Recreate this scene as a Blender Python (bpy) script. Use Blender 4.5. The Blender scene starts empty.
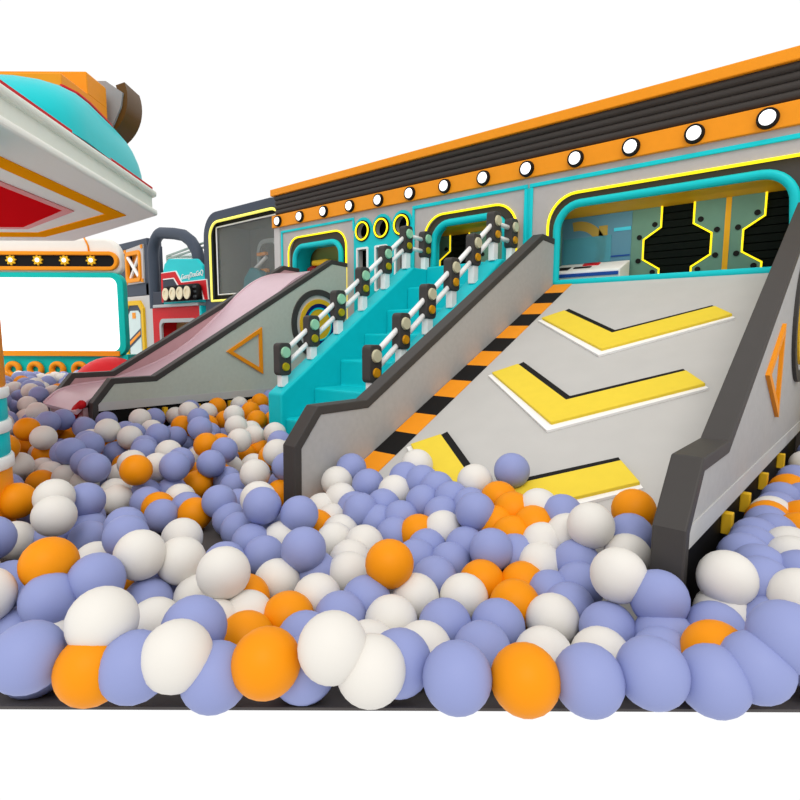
import bpy, bmesh, math
from math import sin, cos, pi, radians
from mathutils import Vector, Matrix

# ------------------------------------------------------------------ camera, sky, sun, exposure
H = 1.0                                   # eye height above the pit floor
YAW, PITCH, ROLL = radians(48.9415), radians(6.8261), radians(0.2206)
scene = bpy.context.scene
col = scene.collection
fh = Vector((-cos(YAW), sin(YAW), 0)); rt = Vector((sin(YAW), cos(YAW), 0)); up = Vector((0, 0, 1))
fw = fh * cos(PITCH) - up * sin(PITCH); u2 = up * cos(PITCH) + fh * sin(PITCH)
r2 = rt * cos(ROLL) + u2 * sin(ROLL); u3 = u2 * cos(ROLL) - rt * sin(ROLL)
cam_data = bpy.data.cameras.new('camera'); cam = bpy.data.objects.new('camera', cam_data); col.objects.link(cam)
M4 = Matrix((r2, u3, -fw)).transposed().to_4x4(); M4.translation = Vector((0, 0, H)); cam.matrix_world = M4
cam_data.sensor_width = 36; cam_data.lens = 557.32 / 800 * 36; cam_data.clip_start = .05; cam_data.clip_end = 200
scene.camera = cam
world = bpy.data.worlds.new('world'); scene.world = world; world.use_nodes = True
bg = world.node_tree.nodes['Background']; bg.inputs[0].default_value = (1, 1, 1, 1); bg.inputs[1].default_value = 1.03
sun_d = bpy.data.lights.new('sun', 'SUN'); sun_d.energy = 1.1; sun_d.angle = radians(35); sun_d.color = (1, .97, .92)
sun = bpy.data.objects.new('sun', sun_d); col.objects.link(sun)
sun.rotation_euler = Vector((-.55, .68, -1.1)).to_track_quat('-Z', 'Y').to_euler(); sun.location = (2, -3, 6)
scene.view_settings.view_transform = 'Standard'; scene.view_settings.look = 'None'
scene.view_settings.gamma = 1; scene.view_settings.use_curve_mapping = False; scene.view_settings.exposure = 0

# ------------------------------------------------------------------ materials
def lin(c):
    c = c / 255.0
    return c / 12.92 if c <= .04045 else ((c + .055) / 1.055) ** 2.4
MATS = {}
def mat(name, rgb, rough=.5, spec=.4, noise=.0, emit=0, metal=0, scale=14, alpha=1, coat=0):
    if name in MATS: return MATS[name]
    m = bpy.data.materials.new(name); m.use_nodes = True; nt = m.node_tree; b = nt.nodes['Principled BSDF']
    c = (lin(rgb[0]), lin(rgb[1]), lin(rgb[2]), 1)
    b.inputs['Base Color'].default_value = c; b.inputs['Roughness'].default_value = rough
    b.inputs['Specular IOR Level'].default_value = spec * .45; b.inputs['Metallic'].default_value = metal
    if coat: b.inputs['Coat Weight'].default_value = coat
    if alpha < 1: b.inputs['Alpha'].default_value = alpha
    if noise:
        tc = nt.nodes.new('ShaderNodeTexCoord'); n = nt.nodes.new('ShaderNodeTexNoise'); n.inputs['Scale'].default_value = scale
        n.inputs['Detail'].default_value = 4
        r = nt.nodes.new('ShaderNodeMapRange'); r.inputs[1].default_value = .3; r.inputs[2].default_value = .7
        r.inputs[3].default_value = 1 - noise; r.inputs[4].default_value = 1 + noise
        mx = nt.nodes.new('ShaderNodeVectorMath'); mx.operation = 'SCALE'; mx.inputs[0].default_value = c[:3]
        nt.links.new(tc.outputs['Object'], n.inputs['Vector']); nt.links.new(n.outputs['Fac'], r.inputs[0])
        nt.links.new(r.outputs[0], mx.inputs['Scale']); nt.links.new(mx.outputs[0], b.inputs['Base Color'])
    if emit:
        b.inputs['Emission Color'].default_value = c; b.inputs['Emission Strength'].default_value = emit
    MATS[name] = m; return m
grey = mat('grey_laminate', (182, 177, 175), .55, .3, .03)
greyL = mat('light_grey', (198, 195, 193), .5, .3, .02)
board = mat('grey_board', (174, 173, 171), .6, .3, .035, scale=30)
strip = mat('pale_skirting', (192, 192, 190), .5, .3, .02)
cap_m = mat('charcoal_cap', (67, 64, 62), .5, .4, .02)
black = mat('black', (22, 21, 21), .6, .3)
dark = mat('dark_panel', (76, 70, 66), .6, .3, .03)
slat_m = mat('dark_slat', (62, 57, 54), .45, .4, .04)
navy = mat('slate_blue', (66, 74, 88), .5, .4, .02)
cyan = mat('cyan_trim', (16, 206, 214), .4, .4)
teal = mat('teal_paint', (14, 196, 202), .4, .4, .01)
stair_m = mat('turquoise_foam', (10, 194, 203), .42, .4, .02)
scr_teal = mat('screen_teal', (0, 190, 180), .45, .4, .02)
orange = mat('orange_paint', (242, 150, 24), .45, .4, .02)
ochre = mat('ochre_ceiling', (232, 170, 34), .5, .3, .02)
yel = mat('chevron_yellow', (232, 204, 60), .5, .3, .02)
yblk = mat('yellow_foot', (232, 184, 40), .5, .3)
neon = mat('yellow_neon', (255, 226, 30), .4, .2, emit=1.0)
neon_p = mat('pale_yellow_neon', (250, 240, 110), .4, .2, emit=.6)
white = mat('white_plastic', (244, 243, 241), .4, .4)
cream = mat('cream_body', (238, 234, 226), .5, .3, .01)
tray_m = mat('pale_tray', (232, 235, 226), .5, .3, .015)
red = mat('red_paint', (204, 28, 36), .5, .3, .03)
pinkred = mat('rose_border', (232, 140, 140), .5, .3)
pink = mat('pink_slide', (206, 178, 188), .35, .5, .02)
mauve = mat('mauve_board', (194, 156, 160), .5, .3, .03)
sage = mat('sage_panel', (104, 144, 128), .5, .3, .03)
olive = mat('olive_wall', (158, 164, 96), .6, .2, .02)
lens_w = mat('white_lens', (255, 255, 255), .3, .3, emit=1.0)
lens_g = mat('reflection_green_lens', (160, 212, 176), .3, .5)  # green tint is reflected colour painted into the upper lens
lens_c = mat('cream_lens', (206, 200, 168), .3, .5)
lens_a = mat('amber_lens', (214, 150, 20), .3, .5)
lens_y = mat('reflection_olive_lens', (178, 160, 20), .3, .5)  # olive tint is reflected colour painted into the lower amber lens
screen_m = mat('lit_screen', (255, 255, 255), .4, .1, emit=1.0)
brown = mat('brown_rim', (92, 62, 20), .4, .5)
blue = mat('blue_paint', (30, 76, 160), .4, .4)
navyblue = mat('navy_ring', (16, 30, 110), .4, .4)
glass = mat('greenish_glass', (190, 215, 208), .08, .6, alpha=.28)
rail_g = mat('pale_green_rail', (178, 192, 184), .3, .5)
wood = mat('wood_panel', (176, 140, 96), .6, .3, .08)
floor_m = mat('dark_pit_floor', (84, 80, 79), .7, .2, .05)

# ------------------------------------------------------------------ helpers
OFF = {}
def thing(name, label, cat, loc=(0, 0), rotz=0, group=None):
    o = bpy.data.objects.new(name, None); col.objects.link(o)
    o.location = (loc[0], loc[1], 0); o.rotation_euler = (0, 0, rotz); o.empty_display_size = .2
    o['label'] = label; o['category'] = cat
    if group: o['group'] = group
    OFF[o] = (loc[0], loc[1]) if not rotz else None
    return o
LOCAL = {}
class MB:
    """collects faces; build() links them as ONE mesh object.  z is given relative to eye height."""
    def __init__(s): s.v = []; s.f = []; s.mi = []; s.m = 0
    def add(s, vs, fs):
        n = len(s.v); s.v += [tuple(p) for p in vs]; s.f += [tuple(i + n for i in f) for f in fs]; s.mi += [s.m] * len(fs); return s
    def box(s, x0, x1, y0, y1, z0, z1):
        x0, x1 = sorted((x0, x1)); y0, y1 = sorted((y0, y1)); z0, z1 = sorted((z0, z1))
        v = [(x, y, z) for z in (z0, z1) for y in (y0, y1) for x in (x0, x1)]
        return s.add(v, [(0, 2, 3, 1), (4, 5, 7, 6), (0, 1, 5, 4), (1, 3, 7, 5), (3, 2, 6, 7), (2, 0, 4, 6)])
    def prism(s, poly, fn, a, b):
        n = len(poly)
        v = [fn(p[0], p[1], a) for p in poly] + [fn(p[0], p[1], b) for p in poly]
        return s.add(v, [tuple(range(n))[::-1], tuple(range(n, 2 * n))] + [(i, (i + 1) % n, n + (i + 1) % n, n + i) for i in range(n)])
    def ring(s, outer, inner, fn, a, b, closed=True):
        """band between two outlines of equal length"""
        n = len(outer); v = []
        for w in (a, b): v += [fn(p[0], p[1], w) for p in outer] + [fn(p[0], p[1], w) for p in inner]
        f = []; m = n if closed else n - 1
        for i in range(m):
            j = (i + 1) % n
            f += [(i, n + i, n + j, j), (2 * n + i, 2 * n + j, 3 * n + j, 3 * n + i), (i, j, 2 * n + j, 2 * n + i), (n + i, 3 * n + i, 3 * n + j, n + j)]
        if not closed: f += [(0, 2 * n, 3 * n, n), (n - 1, 2 * n - 1, 4 * n - 1, 3 * n - 1)]
        return s.add(v, f)
    def plate(s, outer, holes, fn, a, b):
        """flat plate with holes"""
        bm = bmesh.new(); loops = [outer] + holes; ed = []
        for L in loops:
            vs = [bm.verts.new((p[0], p[1], 0)) for p in L]
            ed += [bm.edges.new((vs[i], vs[(i + 1) % len(vs)])) for i in range(len(vs))]
        bmesh.ops.triangle_fill(bm, use_beauty=True, use_dissolve=False, edges=ed)
        bm.verts.index_update()
        vv = [v.co.copy() for v in bm.verts]; ff = [tuple(v.index for v in f.verts) for f in bm.faces]; n = len(vv); bm.free()
        V = [fn(p.x, p.y, a) for p in vv] + [fn(p.x, p.y, b) for p in vv]
        F = list(ff) + [tuple(i + n for i in f[::-1]) for f in ff]
        k = 0
        for L in loops:
            m = len(L)
            F += [(k + i, k + (i + 1) % m, n + k + (i + 1) % m, n + k + i) for i in range(m)]; k += m
        return s.add(V, F)
    def tube(s, pts, r, n=10, closed=False):
        pts = [Vector(p) for p in pts]; m = len(pts); rings = []
        ref = None; v = []
        for i, p in enumerate(pts):
            if closed: t = (pts[(i + 1) % m] - pts[i - 1])
            else: t = pts[min(i + 1, m - 1)] - pts[max(i - 1, 0)]
            t.normalize()
            if ref is None: ref = Vector((0, 0, 1)) if abs(t.z) < .9 else Vector((1, 0, 0))
            a = t.cross(ref)
            if a.length < 1e-4: a = t.orthogonal()
            a.normalize(); b = a.cross(t).normalized(); ref = b
            v += [p + (a * cos(2 * pi * k / n) + b * sin(2 * pi * k / n)) * r for k in range(n)]
        f = []
        for i in range(m if closed else m - 1):
            j = (i + 1) % m
            f += [(i * n + k, i * n + (k + 1) % n, j * n + (k + 1) % n, j * n + k) for k in range(n)]
        if not closed: f += [tuple(range(n))[::-1], tuple((m - 1) * n + k for k in range(n))]
        return s.add(v, f)
    def disc(s, c, axis, r, h, n=28, r1=None):
        """cylinder / cone frustum from c along axis"""
        c = Vector(c); t = Vector(axis).normalized(); a = t.orthogonal().normalized(); b = t.cross(a)
        r1 = r if r1 is None else r1
        v = [c + (a * cos(2 * pi * k / n) + b * sin(2 * pi * k / n)) * r for k in range(n)] + [c + t * h + (a * cos(2 * pi * k / n) + b * sin(2 * pi * k / n)) * r1 for k in range(n)]
        return s.add(v, [tuple(range(n))[::-1], tuple(range(n, 2 * n))] + [(k, (k + 1) % n, n + (k + 1) % n, n + k) for k in range(n)])
    def annulus(s, c, axis, r0, r1, h, n=40):
        c = Vector(c); t = Vector(axis).normalized(); a = t.orthogonal().normalized(); b = t.cross(a)
        fn = lambda u, v, w: c + a * u + b * v + t * w
        o = [(r1 * cos(2 * pi * k / n), r1 * sin(2 * pi * k / n)) for k in range(n)]; i = [(r0 * cos(2 * pi * k / n), r0 * sin(2 * pi * k / n)) for k in range(n)]
        return s.ring(o, i, fn, 0, h)
    def lathe(s, c, prof, n=40):
        v = []; f = []; m = len(prof)
        for (r, z) in prof: v += [(c[0] + r * cos(2 * pi * k / n), c[1] + r * sin(2 * pi * k / n), z) for k in range(n)]
        for i in range(m - 1): f += [(i * n + k, i * n + (k + 1) % n, (i + 1) * n + (k + 1) % n, (i + 1) * n + k) for k in range(n)]
        f += [tuple(range(n))[::-1], tuple((m - 1) * n + k for k in range(n))]
        return s.add(v, f)
    def build(s, name, m, parent=None, smooth=False, bevel=0, seg=2, label=None):
        root = parent
        while root is not None and root.parent is not None: root = root.parent
        ox, oy = LOCAL.get(root, (0, 0)) if root else (0, 0)
        me = bpy.data.meshes.new(name)
        me.from_pydata([(p[0] - ox, p[1] - oy, p[2] + H) for p in s.v], [], s.f)
        for k in (m if isinstance(m, (list, tuple)) else [m]): me.materials.append(k)
        for p, i in zip(me.polygons, s.mi): p.material_index = i; p.use_smooth = bool(smooth)
        bm = bmesh.new(); bm.from_mesh(me); bmesh.ops.remove_doubles(bm, verts=bm.verts, dist=1e-5); bmesh.ops.recalc_face_normals(bm, faces=bm.faces); bm.to_mesh(me); bm.free()
        if smooth and smooth is not True: me.set_sharp_from_angle(angle=radians(smooth))
        o = bpy.data.objects.new(name, me); col.objects.link(o)
        if parent: o.parent = parent
        if bevel:
            b = o.modifiers.new('bevel', 'BEVEL'); b.width = bevel; b.segments = seg; b.limit_method = 'ANGLE'; b.angle_limit = radians(40)
        if label: o['label'] = label
        return o
def T(name, label, cat, loc=(0, 0), rotz=0, group=None):
    o = thing(name, label, cat, loc, rotz, group); LOCAL[o] = loc; return o
def TL(name, label, cat, lat, dep, group=None, shift=0):
    """a thing built in a frame turned with the diagonal of the hall: x to its right, y away"""
    p = rt * lat + fh * (dep + shift)
    o = thing(name, label, cat, (p.x, p.y), math.atan2(rt.y, rt.x), group); LOCAL[o] = (lat, dep); return o
def tagS(o): o['kind'] = 'structure'; return o
XZ = lambda u, v, w: (u, w, v)             # plate standing along the facade
YZ = lambda u, v, w: (w, u, v)             # plate standing across the facade
def arc(cx, cy, r, a0, a1, n=8): return [(cx + r * cos(radians(a0 + (a1 - a0) * k / n)), cy + r * sin(radians(a0 + (a1 - a0) * k / n))) for k in range(n + 1)]
def arch(x0, x1, zb, zt, r, n=8):
    return [(x0, zb)] + arc(x0 + r, zt - r, r, 180, 90, n) + arc(x1 - r, zt - r, r, 90, 0, n) + [(x1, zb)]
def rrect(x0, x1, z0, z1, r, n=6):
    return arc(x0 + r, z0 + r, r, 270, 180, n) + arc(x0 + r, z1 - r, r, 180, 90, n) + arc(x1 - r, z1 - r, r, 90, 0, n) + arc(x1 - r, z0 + r, r, 0, -90, n)
def offset(poly, d):
    """inset an open polyline to its right-hand side by d"""
    out = []
    n = len(poly)
    for i in range(n):
        p = Vector(poly[i]); ns = []
        if i > 0: t = (p - Vector(poly[i - 1])).normalized(); ns.append(Vector((t.y, -t.x)))
        if i < n - 1: t = (Vector(poly[i + 1]) - p).normalized(); ns.append(Vector((t.y, -t.x)))
        if len(ns) == 1: q = p + ns[0] * d
        else:
            b = (ns[0] + ns[1]).normalized(); q = p + b * (d / max(.35, b.dot(ns[0])))
        out.append((q.x, q.y))
    return out

# ------------------------------------------------------------------ setting: the pit floor
FL = -1.0; D = 4.752
def W(lat, dep): p = rt * lat + fh * dep; return (p.x, p.y)
b = MB()                                   # flat, with a raised lip along its near edge
e0 = [W(-1.9, 1.31), W(2.2, 1.31)]; e1 = [W(-2.5, 1.46), W(2.6, 1.46)]
fl = [(-.943, e0[0]), (-.943, e0[1]), (FL, e1[1]), (FL, W(5.6, 5)), (FL, W(4, 10.5)), (FL, W(-7.6, 10.5)), (FL, W(-3.7, 4.1)), (FL, e1[0])]
b.add([(p[0], p[1], z) for z, p in fl] + [(p[0], p[1], z - (.008 if z > FL else .06)) for z, p in fl], [(0, 1, 2, 7), (2, 3, 4, 5, 6, 7), (8, 15, 10, 9), (10, 15, 14, 13, 12, 11)] + [(i, (i + 1) % 8, 8 + (i + 1) % 8, 8 + i) for i in range(8)])
tagS(b.build('floor', floor_m))

# ------------------------------------------------------------------ the playhouse front
P = T('playhouse', 'long grey and turquoise play building with orange lamp band and dark ribbed cornice', 'building', (-3, D))
XR = .75
YB = 5.24
bay1_out = arch(-6.11, -5.0, -.3, 1.237, .2); bay1_in = arch(-5.985, -5.095, .3, 1.115, .17)
bay2_out = arch(-3.8, -2.70, -.3, 1.22, .24); bay2_in = arch(-3.68, -2.815, -.2, 1.125, .2)
bay3_out = arch(-2.385, -.28, -.97, 1.21, .26); bay3_in = arc(-2.27, .475, .03, 270, 180, 3) + arc(-2.09, .908, .21, 180, 90, 8) + arc(-.77, .908, .21, 90, 0, 8) + arc(-.56, .475, .03, 0, -90, 3)
ports = [(-4.713, 1.178), (-4.413, 1.178), (-4.113, 1.178)]
circ = lambda c, r, n=28: [(c[0] + r * cos(2 * pi * k / n), c[1] + r * sin(2 * pi * k / n)) for k in range(n)]
slots = [(-4.808, -4.617), (-4.512, -4.32), (-4.21, -4.02)]
holes = [bay1_out, bay2_out, bay3_out] + [circ(c, .1) for c in ports] + [[(a + .02, .5), (a + .02, .97), (c - .02, .97), (c - .02, .5)] for a, c in slots]
b = MB(); b.plate([(-6.3, FL), (XR, FL), (XR, 1.42), (-6.3, 1.42)], holes, XZ, D, D + .06); b.build('facade', grey, P)
b = MB(); b.box(-6.415, -6.285, D - .012, D + .1, FL, 1.42); b.build('corner_post', greyL, P, bevel=.008)
b = MB(); b.box(-6.41, -6.3, D + .1, YB + .1, FL, 1.8); b.build('side_wall', grey, P)
b = MB(); b.box(-6.38, XR, D + .02, YB + .12, 1.76, 1.83); b.build('roof', slat_m, P)
b = MB(); b.box(-6.3, XR, YB + .06, YB + .12, FL, 1.76); b.build('rear_wall', dark, P)
b = MB(); b.box(-6.425, XR, D - .035, D + .06, 1.405, 1.565); b.build('lamp_band', orange, P, bevel=.006)
for k in range(4):
    z0 = 1.58 + k * .061
    b = MB(); b.prism(arc(D + .02 - .012 * (k == 3), z0 + .031, .034, 270, 90, 6) + [(D + .12, z0 + .065), (D + .12, z0)], YZ, -6.375, XR); b.build('roof_slat', slat_m, P, smooth=40)
b = MB(); b.box(-6.43, XR, D - .05, D + .14, 1.818, 1.905); b.build('cornice_rim', orange, P, bevel=.008)
# cyan trims
def hbar(x0, x1, z, h=.032): b = MB(); b.box(x0, x1, D - .016, D, z - h / 2, z + h / 2); return b.build('trim', cyan, P, bevel=.006)
def vbar(x, z0, z1, w=.032): b = MB(); b.box(x - w / 2, x + w / 2, D - .016, D, z0, z1); return b.build('trim', cyan, P, bevel=.006)
hbar(-6.262, -4.862, 1.338, .03); vbar(-6.245, -.3, 1.323); vbar(-4.87, 1.2, 1.323)
hbar(-3.965, -2.595, 1.335, .036); vbar(-3.95, -.3, 1.317); vbar(-2.612, -.2, 1.317); hbar(-2.575, XR, 1.335, .036); vbar(-2.555, -.2, 1.317)
b = MB(); b.box(-2.596, -2.572, D - .008, D, -.2, 1.317); b.build('trim_infill', teal, P)
# turquoise porthole panel
top = []
for c in ports: top += arc(c[0], 1.185, .149, 180, 0, 10)
b = MB(); b.plate([(-4.862, -.35)] + top + [(-3.966, -.35)], [circ(c, .1) for c in ports] + [[(a + .02, .5), (a + .02, .97), (c - .02, .97), (c - .02, .5)] for a, c in slots], XZ, D - .014, D); b.build('porthole_panel', teal, P)
for i, c in enumerate(ports):
    b = MB(); b.annulus((c[0], D - .014, c[1]), (0, -1, 0), .085, .121, .012); o = b.build('porthole', black, P)
    b = MB(); b.annulus((c[0], D - .024, c[1]), (0, -1, 0), .091, .107, .012); b.build('ring', neon, o, label='glowing yellow porthole ring')
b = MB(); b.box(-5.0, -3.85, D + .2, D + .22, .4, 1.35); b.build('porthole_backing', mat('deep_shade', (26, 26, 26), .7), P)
b = MB(); b.box(-4.72, -4.64, D + .1, D + .15, 1.13, 1.2); b.box(-4.74, -4.62, D + .11, D + .16, 1.2, 1.25); b.build('porthole_fitting', white, P)
b = MB(); b.box(-4.74, -4.62, D + .11, D + .16, 1.05, 1.12); b.build('porthole_fitting', orange, P)
b = MB(); b.lathe((-4.08, D + .12), [(.01, 1.1), (.06, 1.13), (.075, 1.18), (.06, 1.24), (.01, 1.26)], 20); b.build('porthole_fitting', blue, P, smooth=True)
for a, c in slots:
    b = MB(); b.ring(rrect(a, c, .48, .992, .02), rrect(a + .022, c - .022, .502, .97, .008), XZ, D - .03, D - .012); o = b.build('slot_window', white, P)
    b = MB(); b.box(a + .10, c, D + .17, D + .198, .46, .99); b.build('pane_backing', olive, o)
# the three openings: neon line, dark surround, turquoise frame
def tube_xz(pts, y, r, name, m, closed=False, parent=P):
    b = MB(); b.tube([(p[0], y, p[1]) for p in pts], r, 10, closed); return b.build(name, m, parent, smooth=True)
tube_xz(bay1_out, D - .008, .0105, 'neon_outline', neon); tube_xz(bay2_out, D - .008, .0105, 'neon_outline', neon); tube_xz(bay3_out, D - .008, .0115, 'neon_outline', neon)
b = MB(); b.plate([(-6.13, -.32)] + bay1_out[1:-1] + [(-4.98, -.32)], [bay1_in], XZ, D + .03, D + .05); b.build('opening_surround', dark, P)
b = MB(); b.plate([(-3.82, -.32)] + bay2_out[1:-1] + [(-2.68, -.32)], [bay2_in], XZ, D + .03, D + .05); b.build('opening_surround', dark, P)
b = MB(); b.plate([(-2.40, -.98)] + bay3_out[1:-1] + [(-.26, -.98)], [bay3_in], XZ, D + .03, D + .05); b.build('opening_surround', dark, P)
def reveal(pts, y0, y1, name, m, closed=False):
    inn = [(p[0], p[1]) for p in pts]; cx = sum(p[0] for p in pts) / len(pts); 
    o = [(p[0] + (.012 if p[0] > cx else -.012), p[1] + .012) for p in pts]
    b = MB(); b.ring(o, inn, XZ, y0, y1, closed); return b.build(name, m, P, smooth=30)
tube_xz(bay1_in, D - .0, .034, 'window_frame', teal); reveal(bay1_in, D, D + .26, 'window_reveal', teal)
tube_xz(bay2_in, D - .0, .036, 'window_frame', teal); reveal(bay2_in, D, D + .1, 'window_reveal', teal)
tube_xz(bay3_in, D - .0, .034, 'window_frame', teal, True); reveal(bay3_in, D, D + .08, 'window_reveal', teal, True)
# inside
b = MB(); b.box(-3.97, XR, D + .06, YB + .05, 1.092, 1.13); b.build('inner_ceiling', ochre, P)
b = MB(); b.box(-6.25, -4.88, D + .06, YB + .05, 1.13, 1.16); b.build('inner_ceiling', ochre, P)
b = MB(); b.box(-6.25, -4.88, D + .34, D + .36, -.3, 1.13); b.build('inner_wall', olive, P)
b = MB(); b.box(-4.05, XR, D + .06, YB + .05, .3, .4); b.build('inner_floor', sage, P)
for k in range(11):
    z0 = .4 + k * .0635
    b = MB(); b.box(-4.05, XR, YB, YB + .05, z0 + .004, z0 + .062); b.build('wall_slat', mat('black_slat', (9, 17, 14), .7, .2), P, bevel=.004)
def hexa(c): return [(c - .128, .40), (c - .128, .565), (c - .268, .655), (c - .268, .826), (c - .128, .918), (c - .128, 1.092), (c + .128, 1.092), (c + .128, .918), (c + .268, .826), (c + .268, .655), (c + .128, .565), (c + .128, .40)]
cs = [-3.67, -1.43, -.67, .09]
# sage panels between the hexagonal cut-outs, one mesh each
edges = [(-4.05, None, -3.67), (-3.67, -3.67, None)]
def sage_panel(xl, xr, cl, cr):
    """a panel from hexagon cl (on its left, or straight edge xl) to hexagon cr"""
    L = [(xl, .40), (xl, 1.092)] if cl is None else hexa(cl)[6:][::-1]
    R = [(xr, 1.092), (xr, .40)] if cr is None else hexa(cr)[:6][::-1]
    b = MB(); b.prism(L + R, XZ, YB - .03, YB - .002); o = b.build('sage_panel', sage, P)
    for side, c in ((1, cl), (-1, cr)):
        if c is None: continue
        pts = [p for p in (hexa(c)[6:] if side == 1 else hexa(c)[:6])]
        b = MB(); b.tube([(p[0], YB - .034, p[1]) for p in pts], .0085, 6); b.build('neon_edge', neon, o, smooth=True)
        for dx, z in ((.18, .945), (.305, .848), (.305, .645), (.18, .54)):
            b = MB(); b.disc((c + side * dx, YB - .03, z), (0, -1, 0), .022, .01, 14); b.build('rivet', black, o)
sage_panel(-4.05, None, None, -3.67); sage_panel(None, -2.5, -3.67, None); sage_panel(-2.46, None, None, -1.43)
sage_panel(None, -1.072, -1.43, None); sage_panel(-1.032, None, None, -.67); sage_panel(None, -.30, -.67, None); sage_panel(-.26, None, None, .09)
b = MB(); b.box(-1.072, -1.032, YB - .035, YB, .4, 1.092); b.build('divider', ochre, P)
b = MB(); b.box(-2.53, -2.46, D + .06, YB, .4, 1.092); b.build('partition', sage, P)
# fill lights added to brighten the interior; no lamp is seen there
for (lx, lw, le) in ((-3.25, .6, .9), (-1.4, 1.5, 1.7)):
    ld = bpy.data.lights.new('inner_fill', 'AREA'); ld.shape = 'RECTANGLE'; ld.size = lw; ld.size_y = .08; ld.energy = le; ld.color = (1, .95, .84)
    lo_ = bpy.data.objects.new('inner_fill', ld); col.objects.link(lo_); lo_.location = (lx, D + .14, 1.02 + H); lo_.rotation_euler = (radians(38), 0, 0)
# lamps along the band
words = 'first second third fourth fifth sixth seventh eighth ninth tenth eleventh twelfth thirteenth'.split()
for k in range(13):
    X = (-6.364 + .4668 * k) * .986
    o = T('round_lamp', 'round white lamp in a black bezel, %s from the left on the orange band' % (words[k] if k < 12 else 'last'), 'lamp', (X, D - .035), group='round lamps along the orange band')
    b = MB(); b.disc((X, D - .035, 1.48), (0, -1, 0), .071, .03, 32, .066); b.build('bezel', black, o, smooth=40)
    b = MB(); b.disc((X, D - .065, 1.48), (0, -1, 0), .051, .010, 32, .044); b.build('lens', lens_w, o, smooth=40)

# painted poster and console behind the wide window
o = T('wall_poster', 'blue painted poster of a round hatchway behind the wide window', 'poster', (-2.13, YB - .04))
y = YB - .035
b = MB(); b.box(-2.46, -1.805, y, y + .004, .58, 1.09); b.build('sheet', mat('poster_blue', (92, 142, 166), .5), o)
b = MB(); b.ring(arc(-2.31, .77, .285, -30, 100, 14), arc(-2.31, .77, .20, -30, 100, 14), XZ, y - .004, y, False); b.box(-2.1, -2.02, y - .004, y, .86, .99); b.build('painted_arch', mat('poster_ochre', (176, 150, 70), .5), o)
b = MB(); b.box(-2.44, -1.98, y - .007, y - .004, .66, .90); b.build('painted_screen', mat('poster_aqua', (98, 184, 202), .5, alpha=.55), o)
b = MB(); b.box(-1.96, -1.81, y - .007, y - .003, .925, .955); b.build('painted_bar', mat('poster_cyan', (70, 206, 232), .5), o)
b = MB(); b.box(-2.44, -1.81, y - .008, y - .003, .625, .645); b.box(-1.98, -1.81, y - .008, y - .003, .70, .712); b.build('painted_stripe', blue, o)
b = MB(); b.box(-2.44, -1.81, y - .006, y, .58, .612); b.build('painted_floor', mat('poster_brown', (178, 120, 50), .5), o)
o = T('control_console', 'white sloping control console under the blue poster', 'console', (-2.2, 5.08))
b = MB(); b.prism([(4.95, .40), (4.95, .565), (5.19, .66), (5.19, .40)], YZ, -2.45, -1.80); b.build('body', white, o, bevel=.008)
b = MB(); b.box(-2.44, -1.81, 4.938, 4.95, .515, .545); b.build('blue_stripe', blue, o)
def on_top(x0, x1, y0, y1, h=.006):
    f = lambda yy: .565 + (yy - 4.95) / .24 * .095
    m = MB(); m.add([(x0, y0, f(y0)), (x1, y0, f(y0)), (x1, y1, f(y1)), (x0, y1, f(y1)), (x0, y0, f(y0) + h), (x1, y0, f(y0) + h), (x1, y1, f(y1) + h), (x0, y1, f(y1) + h)], [(0, 1, 2, 3), (4, 5, 6, 7), (0, 1, 5, 4), (1, 2, 6, 5), (2, 3, 7, 6), (3, 0, 4, 7)]); return m
on_top(-2.2, -2.05, 5.1, 5.15, .012).build('red_keys', red, o); on_top(-2.42, -2.3, 5.0, 5.08).build('dark_keys', black, o); on_top(-2.26, -2.1, 5.03, 5.07).build('dark_keys', black, o)
o = T('red_toy', 'dark red rounded toy with an ochre top behind the left window', 'toy', (-5.78, 4.93))
b = MB(); b.lathe((-5.80, 4.93), [(.02, .52), (.08, .56), (.11, .70), (.10, .84), (.02, .90)], 20); b.build('body', mat('deep_red', (120, 14, 18), .25, .6), o, smooth=True)
b = MB(); b.box(-5.82, -5.50, 4.88, 4.99, .87, .95); b.build('top', yblk, o, bevel=.03)

# ------------------------------------------------------------------ slides
PROF = [(1.795, FL), (1.80, -.594), (1.965, -.393), (2.345, -.392), (4.50, .850), (4.752, .837)]
def barrier(root, x0, x1, face, pm=board, feet=True, low=False):
    """side wall of a slide from x0 to x1; face = +1 when its outer face looks to +x"""
    nm = 'side_wall_panel'
    inn = offset(PROF, .05); inn[0] = (inn[0][0], FL); inn[-1] = (D - .002, inn[-1][1])
    pr = PROF[:-1] + [(D - .002, PROF[-1][1])]
    w = MB(); poly = [(p[0], p[1]) for p in inn[1:]]
    lo = FL if low else -.665
    w.prism([(inn[0][0], lo)] + poly + [(D - .002, lo)], YZ, x0 + .006, x1 - .006); side = w.build(nm, [pm], root)
    w = MB(); w.ring(pr, inn, YZ, x0, x1, False); w.build('cap', cap_m, side, bevel=.006)
    if low: return side
    w = MB(); w.box(x0 + .003, x1 - .001, inn[0][0], D - .01, -.665, -.592); w.build('skirting', strip, side)
    w = MB(); w.box(x0 + .03, x1 - .02, inn[0][0], D - .01, FL, -.665); w.build('plinth', black, side)
    if feet:
        for yy in feet:
            w = MB(); w.box(x1 - .02, x1 + .018, yy - .02, yy + .02, -.77, -.685); w.build('foot', yblk, side, bevel=.004)
    return side
def triangle(root, X):
    o = [(3.075, -.188), (3.50, .058), (3.50, -.432)]; i = [(3.145, -.188), (3.463, -.008), (3.463, -.366)]
    b = MB(); b.ring(o, i, YZ, X, X + .018); return b.build('triangle_emblem', orange, root, label='orange outlined triangle')
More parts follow.
